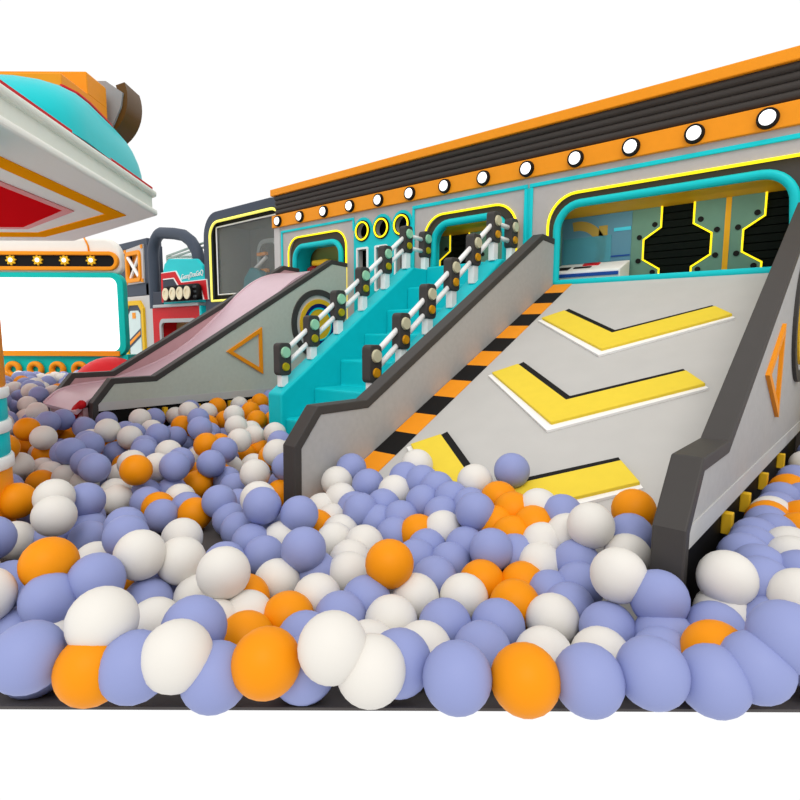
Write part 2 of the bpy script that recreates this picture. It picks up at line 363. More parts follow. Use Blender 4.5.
def roundel(root, X):
    c = (X, 4.29, .10)
    b = MB(); b.annulus(c, (1, 0, 0), .33, .395, .02, 48); r = b.build('roundel', cap_m, root)
    b = MB(); b.disc(c, (1, 0, 0), .332, .008, 48); b.build('disc', greyL, r)
    b = MB(); b.annulus((X + .008, c[1], c[2]), (1, 0, 0), .235, .285, .016, 48); b.build('ring', yblk, r, label='yellow ring')
    b = MB(); b.annulus((X + .008, c[1], c[2]), (1, 0, 0), .19, .235, .010, 48); b.build('ring', navyblue, r, label='navy blue ring')
    b = MB(); b.annulus((X + .008, c[1], c[2]), (1, 0, 0), .172, .19, .011, 48); b.build('ring', cyan, r, label='thin light blue ring')
    b = MB(); b.disc((X + .008, c[1], c[2]), (1, 0, 0), .172, .006, 48); b.build('centre', yblk, r)
WS = T('wide_slide', 'wide grey slide with yellow chevrons and charcoal capped side walls', 'slide', (-1.4, 1.95))
barrier(WS, -2.4, -2.3, 1, feet=False, low=True)
sr = barrier(WS, -.515, -.415, 1, feet=[2.42, 2.78, 3.25, 3.85])
triangle(WS, -.421); roundel(WS, -.421)
SL = .4927
def bz(y): return -.663 + SL * (y - 2.5)
nrm = Vector((0, -SL, 1)).normalized()
def onbed(u, v, w): return (u, v + nrm.y * w, bz(v) + nrm.z * w)
b = MB(); b.prism([(-2.302, 1.80), (-2.302, D), (-.513, D), (-.513, 1.80)], onbed, -.05, 0); b.build('slide_bed', mat('slide_grey', (190, 188, 184), .45, .4, .02, scale=6), WS)
b = MB(); n = 1; y0 = 1.815
while y0 < D - .01:
    b.m = n % 2; y1 = min(y0 + .1955, D - .004); b.prism([(-2.3, y0), (-2.3, y1), (-2.125, y1), (-2.125, y0)], onbed, .001, .004); y0 += .1955; n += 1
b.build('hazard_border', [black, orange], WS)
for dx, dy in ((.015, -.045), (.06, -.825), (0, -1.605)):
    sh = lambda pts: [(p[0] + dx, p[1] + dy) for p in pts]
    ou = [(-2.065, 4.085), (-1.41, 3.64), (-.767, 4.095)]; iN = [(-.893, 4.212), (-1.425, 3.855), (-1.936, 4.205)]
    b = MB(); b.prism(sh(ou + iN), onbed, .004, .034); c = b.build('chevron', yel, WS, bevel=.004)
    b = MB(); b.prism(sh([(-2.09, 4.072), (-1.41, 3.59), (-.75, 4.08), (-.80, 4.13), (-1.41, 3.70), (-2.02, 4.12)]), onbed, .001, .016); b.build('white_edge', white, c)
    b = MB(); b.prism(sh([(-1.936, 4.205), (-1.425, 3.855), (-.893, 4.212), (-.915, 4.235), (-1.425, 3.900), (-1.915, 4.24)]), onbed, .001, .026); b.build('black_edge', black, c)

PS = T('pink_slide', 'narrow pink slide with grey side wall and charcoal cap beyond the stairs', 'slide', (-5.45, 1.9))
barrier(PS, -5.085, -4.985, 1, mat('grey_green_board', (188, 195, 184), .6, .3, .03, scale=30), feet=[2.28, 2.42, 2.75, 3.1, 3.5])
barrier(PS, -5.985, -5.89, 1, mauve, feet=False, low=True)
triangle(PS, -4.991); roundel(PS, -4.991)
cur = [(1.70, -.66), (1.808, -.56), (1.952, -.515), (2.109, -.498), (2.249, -.492), (2.471, -.437), (2.846, -.30), (3.133, -.138), (3.391, .07), (3.622, .274), (3.83, .470), (4.073, .639), (4.296, .717), (4.50, .748), (4.90, .756)]
def smooth_c(p, n=3):
    for _ in range(n):
        q = [p[0]]
        for a, c in zip(p, p[1:]): q += [(a[0] * .75 + c[0] * .25, a[1] * .75 + c[1] * .25), (a[0] * .25 + c[0] * .75, a[1] * .25 + c[1] * .75)]
        p = q + [p[-1]]
    return p
cur = smooth_c(cur, 2)
b = MB(); b.prism(cur + [(p[0] + .01, p[1] - .03) for p in cur[::-1]], YZ, -5.892, -5.083); b.build('slide_bed', pink, PS, smooth=40)
b = MB(); b.prism([(p[0], p[1] + .016) for p in cur] + [(p[0], p[1]) for p in cur[::-1]], YZ, -5.892, -5.876); b.build('bed_edge', mat('pale_pink_edge', (226, 200, 208), .4), PS, smooth=40)
b = MB(); b.tube([(-5.06, 1.745, -.60), (-5.14, 1.74, -.635), (-5.24, 1.735, -.70), (-5.33, 1.735, -.79), (-5.38, 1.735, -.88)], .036, 10); b.build('red_lip', red, PS, smooth=True)
b = MB(); b.box(-5.885, -5.09, 1.76, 1.80, FL, -.64); b.build('front_panel', mauve, PS)

# ------------------------------------------------------------------ stairs
ST = T('stairs', 'turquoise foam stairs between the two slides', 'stairs', (-3.2, 2.72))
SP = [(2.72, FL), (2.72, -.49), (4.37, .655), (D - .004, .655), (D - .004, FL)]
for x0, x1 in ((-3.815, -3.635), (-2.80, -2.62)):
    b = MB(); b.prism(SP, YZ, x0, x1); b.build('stringer', stair_m, ST, bevel=.018, seg=3)
tp = [(2.76, FL)]
for k in range(7):
    yk = 2.76 + .303 * k; zk = -.685 + .227 * k
    tp += [(yk, zk), (yk + .303 if k < 6 else D - .004, zk)]
tp += [(D - .004, FL)]
b = MB(); b.prism(tp, YZ, -3.64, -2.795); b.build('steps', stair_m, ST, bevel=.02, seg=3)
def railing(X, lu, ll, label):
    R = T('railing', label, 'railing', (X, 2.8))
    L = [(2.81 + .31 * k, -.213 + .2285 * k) for k in range(6)] + [(4.665, .917)]
    for i, (y, z) in enumerate(L):
        zb = -.49 + (y - 2.72) * .694 if i < 5 else .655
        b = MB(); b.box(X - .03, X + .03, y - .035, y + .035, zb - .012, z - .11); b.build('post', white, R, bevel=.006)
        b = MB(); b.prism(rrect(y - .062, y + .062, z - .133, z + .133, .035), YZ, X - .04, X + .04); bx = b.build('light_box', cap_m, R, bevel=.008)
        b = MB(); b.disc((X + .04, y + .002, z + .055), (1, 0, 0), .047, .016, 24, .042); b.build('lens', lu, bx, smooth=40, label='upper pale lens')
        b = MB(); b.disc((X + .04, y + .002, z - .062), (1, 0, 0), .035, .014, 24, .031); b.build('lens', ll, bx, smooth=40, label='lower amber lens')
    for (a, c) in zip(L, L[1:]):
        for dz in (.045, -.072):
            b = MB(); b.tube([(X, a[0], a[1] + dz), (X, c[0], c[1] + dz)], .021, 12); b.build('rail', white, R, smooth=True)
railing(-3.725, lens_g, lens_y, 'white rail with dark light boxes on the left side of the turquoise stairs')
railing(-2.709, lens_c, lens_a, 'white rail with dark light boxes on the stair side next to the wide slide')

# ------------------------------------------------------------------ viewing pod left of the playhouse
O = T('viewing_pod', 'dark framed display pod with a yellow light line left of the play building', 'pod', (-7.6, 5.1))
po = arch(-8.72, -6.5, -.87, 1.935, .38); pi_ = arch(-8.45, -6.6, .55, 1.775, .26)
b = MB(); b.plate(po, [arch(-8.545, -6.58, .50, 1.795, .27)], XZ, 5.02, 5.16); b.build('frame', navy, O, bevel=.012)
b = MB(); b.tube([(p[0], 5.02, p[1]) for p in arch(-8.52, -6.62, .52, 1.772, .24)], .02, 10, True); b.build('neon_line', neon_p, O, smooth=True)
b = MB(); b.plate(arch(-8.54, -6.57, .49, 1.80, .28), [arch(-8.41, -6.7, .63, 1.69, .03)], XZ, 5.09, 5.14); b.build('inner_frame', black, O)
b = MB(); b.tube([(p[0], 5.085, p[1]) for p in arch(-8.42, -6.69, .62, 1.70, .03)], .013, 8, True); b.build('white_line', white, O, smooth=True)
b = MB(); b.box(-8.5, -6.52, 5.16, 5.8, 1.75, 1.82); b.box(-8.5, -6.52, 5.74, 5.8, -.8, 1.75); b.box(-8.5, -8.44, 5.16, 5.74, -.8, 1.75); b.build('shell', mat('pod_grey', (96, 95, 87), .6, .3, .02), O)
b = MB(); b.box(-8.5, -6.52, 5.16, 5.74, .5, .58); b.build('shelf', navy, O)
b = MB(); b.ring(arch(-8.2, -7.6, .6, 1.55, .2), arch(-8.13, -7.67, .6, 1.48, .14), XZ, 5.70, 5.74, False); b.build('painted_arch', mat('pale_grey_arch', (176, 184, 180), .5), O)
b = MB(); b.prism([(-8.3, .58), (-8.25, .9), (-8.05, 1.08), (-7.8, 1.0), (-7.55, .58)], XZ, 5.45, 5.6); b.build('teal_mound', mat('deep_teal', (10, 110, 120), .5), O, bevel=.03)
b = MB(); b.box(-8.12, -7.88, 5.64, 5.70, 1.28, 1.33); b.box(-8.12, -7.85, 5.64, 5.70, 1.0, 1.06); b.build('orange_bar', orange, O)
b = MB(); b.tube([(-8.2, 5.64, 1.06), (-7.85, 5.64, 1.24)], .03, 8); b.build('white_bar', white, O)
b = MB(); b.box(-8.42, -6.7, 5.1, 5.106, .63, 1.69); b.build('glass', mat('pod_glass', (205, 212, 210), .05, .5, alpha=.10), O)

# ------------------------------------------------------------------ tower with arch, behind the pink slide
O = T('tower_frame', 'slate blue tower with an arch and an orange framed cross panel', 'tower', (-11.3, 5.2))
b = MB(); b.box(-13.2, -11.15, 5.2, 5.5, 1.71, 1.845); b.box(-13.2, -12.1, 5.22, 5.5, .74, 1.71); b.box(-12.1, -11.15, 5.2, 5.5, .74, .98); b.box(-12.12, -11.28, 5.36, 5.5, .98, 1.71); b.box(-11.28, -11.12, 5.2, 5.5, .74, 1.71); b.build('frame', navy, O, bevel=.01)
pa = [(-10.90, 5.2, -.2)] + [(-10.90 + .0, 5.2, z) for z in (.5, 1.0)] + [(p[0], 5.2, p[1]) for p in arc(-10.50, 1.47, .4, 180, 95, 8)] + [(-10.04, 5.2, 1.80), (-9.69, 5.2, 1.73)] + [(-9.44, 5.2, 1.6), (-9.26, 5.2, 1.42), (-9.18, 5.2, 1.2), (-9.16, 5.2, .53)]
b = MB(); b.tube(pa, .105, 16); b.build('arch', navy, O, smooth=True)
b = MB(); b.plate([(-12.11, .975), (-12.09, 1.685), (-11.27, 1.735), (-11.29, .985)], [rrect(-11.98, -11.41, 1.06, 1.58, .08)], XZ, 5.17, 5.2); xp = b.build('cross_panel', greyL, O)
b = MB(); b.box(-11.97, -11.75, 5.26, 5.30, 1.07, 1.57); b.build('orange_backing', orange, xp)
b = MB(); b.ring(rrect(-12.03, -11.36, 1.01, 1.63, .1), rrect(-11.95, -11.44, 1.09, 1.55, .05), XZ, 5.13, 5.2); b.build('orange_frame', orange, xp, bevel=.01)
b = MB(); b.tube([(-11.93, 5.16, 1.52), (-11.47, 5.16, 1.11)], .035, 8); b.tube([(-11.49, 5.19, 1.52), (-11.9, 5.19, 1.11)], .035, 8); b.build('cross_bars', white, xp)
b = MB()
for (x, z) in ((-12.07, 1.65), (-11.31, 1.69), (-11.33, 1.03), (-12.06, 1.01)): b.box(x - .035, x + .035, 5.15, 5.17, z - .035, z + .035)
b.build('corner_plates', orange, xp)
b = MB(); b.box(-10.9, -8.9, 5.9, 6.0, -.8, 1.42); b.build('rear_panel', mat('smoky_panel', (92, 98, 98), .5, .3, .05), O)
b = MB(); b.box(-10.85, -10.55, 5.8, 5.9, .5, 1.25); b.build('orange_post', orange, O)
O = T('door_cabinet', 'white cabinet with a yellow framed door beside the white screen', 'cabinet', (-11.6, 5.3))
b = MB(); b.box(-12.25, -11.02, 5.19, 5.6, FL, .735); b.build('body', greyL, O, bevel=.02)
of = [(-12.2, FL + .1), (-12.2, .48), (-12.05, .64), (-11.5, .64), (-11.33, .48), (-11.33, FL + .1)]; inf = [(-12.1, FL + .2), (-12.1, .43), (-12.0, .55), (-11.55, .55), (-11.43, .43), (-11.43, FL + .2)]
b = MB(); b.ring(of, inf, XZ, 5.14, 5.19); b.build('door_frame', yblk, O)
b = MB(); b.prism(inf, XZ, 5.17, 5.19); dr = b.build('door', navy, O)
b = MB(); b.prism([(-12.03, FL + .25), (-12.03, .36), (-11.94, .44), (-11.6, .44), (-11.5, .36), (-11.5, FL + .25)], XZ, 5.155, 5.17); b.build('door_panel', mat('pale_blue_panel', (206, 222, 220), .3, .5), dr)
b = MB(); b.box(-11.84, -11.7, 5.145, 5.155, .28, .40); b.build('badge', orange, dr)
b = MB(); b.m = 0; b.prism([(-12.03, -.33), (-12.03, -.16), (-11.5, .08), (-11.5, -.09)], XZ, 5.148, 5.155); b.m = 1; b.prism([(-12.03, -.28), (-12.03, -.21), (-11.5, .03), (-11.5, -.04)], XZ, 5.142, 5.149); b.build('diagonal_stripe', [navy, orange], dr)

# ------------------------------------------------------------------ train front
O = T('train_front', 'turquoise and red toy train front with a row of four round lamps', 'train', (-9.5, 5.0))
b = MB(); b.prism([(-10.21, .51), (-10.21, 1.05), (-10.12, 1.24), (-9.95, 1.325), (-8.97, 1.245), (-8.79, 1.12), (-8.74, .90), (-8.73, .51)], XZ, 5.02, 5.085); b.build('hood', teal, O, bevel=.02)
ol = [(-10.225, .55), (-10.205, 1.09), (-9.665, 1.09), (-9.47, .885), (-8.64, .885), (-8.60, .55)]
b = MB(); b.prism(ol, XZ, 5.0, 5.03); b.build('white_outline', white, O)
b = MB(); b.prism([(-10.215, .55), (-10.195, 1.075), (-9.675, 1.075), (-9.48, .870), (-8.65, .870), (-8.61, .55)], XZ, 4.99, 5.0); b.build('red_band', red, O)
b = MB(); b.prism([(-10.12, .55), (-10.11, .97), (-9.71, .97), (-9.51, .79), (-8.82, .79), (-8.70, .55)], XZ, 4.98, 4.99); b.build('white_line', white, O)
b = MB(); b.prism([(-10.1, .55), (-10.09, .95), (-9.72, .95), (-9.53, .77), (-8.84, .77), (-8.73, .55)], XZ, 4.97, 4.98); b.build('grille', mat('night_blue', (40, 46, 62), .4), O)
b = MB(); b.prism(rrect(-9.87, -8.72, .545, .82, .1), XZ, 4.88, 4.97); lp = b.build('lamp_housing', black, O, bevel=.03)
for k in range(4):
    X = -9.70 + .25 * k
    b = MB(); b.disc((X, 4.88, .668), (0, -1, 0), .128, .06, 24); b.build('bezel', black, lp)
    b = MB(); b.annulus((X, 4.82, .668), (0, -1, 0), .06, .108, .015); b.disc((X, 4.82, .668), (0, -1, 0), .062, .004, 20); b.build('lens', mat('cream_lamp', (236, 222, 190), .4), lp)
for r_ in range(3):
    for c_ in range(2):
        b = MB(); b.box(-8.85 + .06 * c_, -8.82 + .06 * c_, 4.865, 4.885, .585 + .08 * r_, .62 + .08 * r_); b.build('stud', mat('stud_grey', (84, 88, 92), .4), lp)
b = MB(); b.plate([(-10.62, FL), (-10.62, .45), (-8.9, .47), (-8.9, FL)], [rrect(-10.3, -9.0, -.7, .22, .12)], XZ, 5.0, 5.3); b.build('lower_body', red, O)
b = MB(); b.ring(rrect(-10.33, -8.97, -.73, .25, .14), rrect(-10.26, -9.04, -.66, .18, .1), XZ, 4.98, 5.02); b.build('window_frame', mat('silver_grey', (176, 178, 180), .3, .6), O)
b = MB(); b.box(-10.6, -8.86, 5.30, 5.33, -.95, .44); b.build('window_backing', wood, O)
b = MB(); b.box(-10.50, -8.86, 4.95, 5.3, .455, .51); b.build('ledge', mat('silver_grey', (176, 178, 180)), O, bevel=.01)
b = MB(); b.box(-8.9, -8.84, 5.0, 5.3, FL, .455); b.build('corner_strip', cyan, O)
b = MB(); b.box(-10.75, -10.62, 5.0, 5.3, FL, .45); b.build('corner_strip', greyL, O)
b = MB(); b.box(-10.62, -10.22, 5.02, 5.3, .51, .76); b.build('side_block', mat('night_blue', (40, 46, 62)), O, bevel=.02)
cu = bpy.data.curves.new('lettering', 'FONT'); cu.body = 'GuangDouGaQ'; cu.size = .122; cu.extrude = .004; cu.shear = .2; cu.space_character = .95; cu.align_x = 'CENTER'
tmp = bpy.data.objects.new('tmp', cu); me = bpy.data.meshes.new_from_object(tmp); bpy.data.objects.remove(tmp)
lt = bpy.data.objects.new('lettering', me); col.objects.link(lt); lt.parent = O; me.materials.clear(); me.materials.append(white)
lt.rotation_euler = (radians(90), radians(-3), 0); lt.location = (-9.13 + 9.5, 5.012 - 5.0, .945 + H)
O = T('glass_railing', 'pale green glass railing above the toy train front', 'railing', (-9.7, 5.05))
for z0, z1 in ((1.45, 1.46), (1.40, 1.38)):
    b = MB(); b.tube([(-10.55, 5.3, z0), (-9.0, 5.3, z1 + .12)], .022, 8); b.build('rail', rail_g, O)
b = MB(); b.tube([(-10.55, 5.3, .5), (-10.55, 5.3, 1.45)], .022, 8); b.build('post', rail_g, O)
b = MB(); b.tube([(-10.5, 5.32, 1.43), (-9.8, 5.7, 1.42), (-9.55, 5.75, 1.36), (-9.5, 5.75, 1.2)], .022, 8); b.build('rail', rail_g, O, smooth=True)
b = MB(); b.box(-10.54, -9.0, 5.3, 5.306, .6, 1.42); b.build('pane', glass, O)

# ------------------------------------------------------------------ white screen cabinet (turned with the hall's diagonal)
O = TL('screen_cabinet', 'big blank white screen in a turquoise frame under a strip of gear lamps', 'screen', -5.5, 8.6, shift=.085)
XD = lambda u, v, w: (u, w, v)
b = MB(); b.prism([(-7.4, .87), (-7.4, 1.40)] + arc(-4.46, 1.13, .27, 90, 0, 10) + arc(-4.30, .98, .11, 0, -90, 6), XD, 8.46, 8.60); b.build('top_body', cream, O, bevel=.045, seg=4, smooth=30)
b = MB(); b.tube([(-4.66, 8.452, 1.19), (-4.67, 8.452, 1.28), (-4.70, 8.455, 1.35), (-4.74, 8.49, 1.40)], .014, 8); b.build('orange_line', orange, O, smooth=True)
b = MB(); b.ring(rrect(-7.3, -4.215, .915, 1.195, .139, 10), rrect(-7.25, -4.272, .972, 1.138, .082, 10), XD, 8.40, 8.47); b.build('strip_frame', orange, O, bevel=.012)
b = MB(); b.prism(rrect(-7.26, -4.262, .962, 1.148, .09, 10), XD, 8.44, 8.47); st = b.build('lamp_strip', black, O)
for k in range(5):
    X = -6.22 + .4 * k; pts = []
    for j in range(32):
        r_ = .078 if (j % 4) in (0, 1) else .056
        pts.append((X + r_ * cos(2 * pi * j / 32), 1.065 + r_ * sin(2 * pi * j / 32)))
    b = MB(); b.prism(pts, XD, 8.415, 8.44); g = b.build('gear_lamp', yblk, st)
    b = MB(); b.disc((X, 8.415, 1.065), (0, -1, 0), .03, .008, 20); b.build('lens', lens_w, g)
b = MB(); b.plate(rrect(-7.4, -4.165, -.37, .887, .17, 8), [rrect(-7.3, -4.262, -.29, .814, .12, 8)], XD, 8.42, 8.56); b.build('screen_frame', scr_teal, O, bevel=.012)
b = MB(); b.box(-7.31, -4.255, 8.48, 8.50, -.3, .82); b.build('screen', screen_m, O)
b = MB(); b.box(-7.3, -4.262, 8.40, 8.56, -.362, -.285); b.build('ledge', orange, O)
b = MB(); b.box(-7.4, -4.165, 8.46, 8.75, FL, -.345); b.build('base', scr_teal, O)
for k in range(5):
    X = -6.25 + .338 * k
    b = MB(); b.tube([(X + .088 * cos(a), 8.43, -.57 + .088 * sin(a)) for a in [2 * pi * j / 28 for j in range(28)]], .042, 10, True); b.build('ring', orange, O, smooth=True)
O = TL('red_dome', 'red rounded cushion behind the far wall of the pink slide', 'cushion', -4.08, 7.86)
b = MB(); b.lathe((-4.08, 7.86), [(.58 * cos(radians(a)), FL + .655 * sin(radians(a))) for a in range(0, 90, 9)] + [(.02, FL + .655)], 36); b.build('shell', red, O, smooth=True)

# ------------------------------------------------------------------ canopy on a banded column, left
O = TL('canopy_booth', 'pale canopy with orange outline and red panel underneath on a banded column', 'canopy', -2.6, 3.6)
pl = [(-1.72, 2.2), (-1.89, 4.48), (-3.24, 5.70), (-5.2, 5.71), (-5.2, 2.2)]
cen = (-3.6, 3.9)
def inset(poly, d):
    L = poly + [poly[0], poly[1]]; q = offset(L, -d)[1:-1]; return [q[-1]] + q[:-1]
ID = lambda u, v, w: (u, v, w)
b = MB(); b.prism(pl, ID, .90, .945); b.build('lower_rim', mat('lit_tray', (248, 247, 240), .7, .1), O, bevel=.018, seg=3)  # brighter copy of the tray; light on the underside is put into the colour
b = MB(); b.prism(inset(pl, .035), ID, .94, 1.05); b.build('tray', tray_m, O)
b = MB(); b.prism(pl, ID, 1.04, 1.085); b.build('upper_rim', tray_m, O, bevel=.018, seg=3)
oo = [(-2.05, 2.5), (-2.124, 4.448), (-3.378, 5.44), (-5.0, 5.44), (-5.0, 2.5)]; oi = [(-2.175, 2.65), (-2.262, 4.40), (-3.30, 5.215), (-4.85, 5.215), (-4.85, 2.65)]
b = MB(); b.ring(oo, oi, ID, .894, .902); b.build('orange_outline', mat('lit_orange', (255, 164, 16), .8, 0), O)  # orange paint brightened to stand in for light from below
ro = [(-2.375, 2.8), (-2.44, 4.30), (-3.27, 5.03), (-4.7, 5.03), (-4.7, 2.8)]; ri = [(-2.435, 2.9), (-2.51, 4.27), (-3.25, 4.94), (-4.6, 4.94), (-4.6, 2.9)]
b = MB(); b.ring(ro, ri, ID, .893, .902); b.build('rose_border', pinkred, O)
b = MB(); b.prism(ri, ID, .894, .902); b.build('red_panel', mat('lit_red_panel', (226, 22, 30), .8, 0), O)  # red paint raised likewise, the underside's light painted in
b = MB(); b.prism(inset(pl, .028), ID, 1.08, 1.112); b.build('red_trim', red, O)
V = []; F = []; N = 9
for t in range(N):
    a = t / (N - 1) * pi / 2; z = 1.10 + .40 * sin(a); d = .055 + .29 * (1 - cos(a)); q = inset(pl, d)
    q[0] = (q[0][0], 3.0 + .7 * (1 - cos(a))); q[-1] = (q[-1][0], 3.0 + .7 * (1 - cos(a)))
    # round the corner towards the hall
    A = Vector(q[1]); p0 = Vector(q[0]); p1 = Vector(q[2]); rr = .22
    s0 = A + (p0 - A).normalized() * rr; s1 = A + (p1 - A).normalized() * rr
    cur_ = [tuple(s0 * (1 - u) ** 2 + A * (2 * u * (1 - u)) + s1 * u * u) for u in (0, .2, .4, .6, .8, 1)]
    B0 = Vector(q[-1]); t0 = p0 + (A - p0).normalized() * .4; t1 = p0 + (B0 - p0).normalized() * .4
    cur0 = [tuple(t1 * (1 - u) ** 2 + p0 * (2 * u * (1 - u)) + t0 * u * u) for u in (0, .2, .4, .6, .8, 1)]
    ringp = cur0 + cur_ + q[2:]
    V += [(p[0], p[1], z) for p in ringp]
    if t == 6: ti = list(ringp); tz = z
m = len(ringp)
for t in range(N - 1): F += [(t * m + k, t * m + (k + 1) % m, (t + 1) * m + (k + 1) % m, (t + 1) * m + k) for k in range(m)]
F += [tuple(range(m))[::-1], tuple((N - 1) * m + k for k in range(m))]
b = MB(); b.add(V, F); b.build('bolster', teal, O, smooth=60)
b = MB(); b.tube([(p[0], p[1], tz + .004) for p in ti[3:13]], .018, 8); b.build('red_trim', red, O, smooth=True)
b = MB(); b.prism([(-2.14, 3.72), (-2.14, 4.28), (-3.2, 5.2), (-4.6, 5.2), (-4.6, 3.72)], ID, 1.42, 1.62); b.prism([(-2.14, 4.02), (-2.14, 4.28), (-3.2, 5.2), (-4.6, 5.2), (-4.6, 4.02)], ID, 1.61, 1.76); b.build('orange_top', orange, O, bevel=.01)
b = MB(); b.prism([(-2.4, 1.5), (-2.16, 1.5), (-2.08, 1.66), (-2.06, 1.76), (-2.18, 1.84), (-2.4, 1.84)], XD, 4.36, 4.42); b.build('grey_fin', mat('steel_grey', (150, 152, 154), .4, .5, .03), O)
b = MB(); b.ring(arc(-2.36, 1.74, .325, -80, 18, 14), arc(-2.36, 1.74, .255, -80, 18, 14), XD, 4.38, 4.62, False); b.build('curved_rim', brown, O, smooth=40)
cc = (-2.07, 2.50); r0 = .24; zs = []
bands = [(.9, orange), (-.30, white), (-.35, teal), (-.455, white), (-.50, teal), (-.60, white), (-.655, orange), (-.80, white), (FL, None)]
bands = [(.9, teal), (.55, white), (.50, orange), (-.255, white), (-.305, teal), (-.41, white), (-.465, teal), (-.575, white), (-.635, orange), (FL, None)]
for (za, mm), (zb, _) in zip(bands, bands[1:]):
    rr_ = r0 + (.012 if mm is white else 0)
    b = MB(); b.lathe(cc, [(rr_ - .006, zb), (rr_, zb + .008), (rr_, za - .008), (rr_ - .006, za)], 40); b.build('column_band', mm, O, smooth=40)
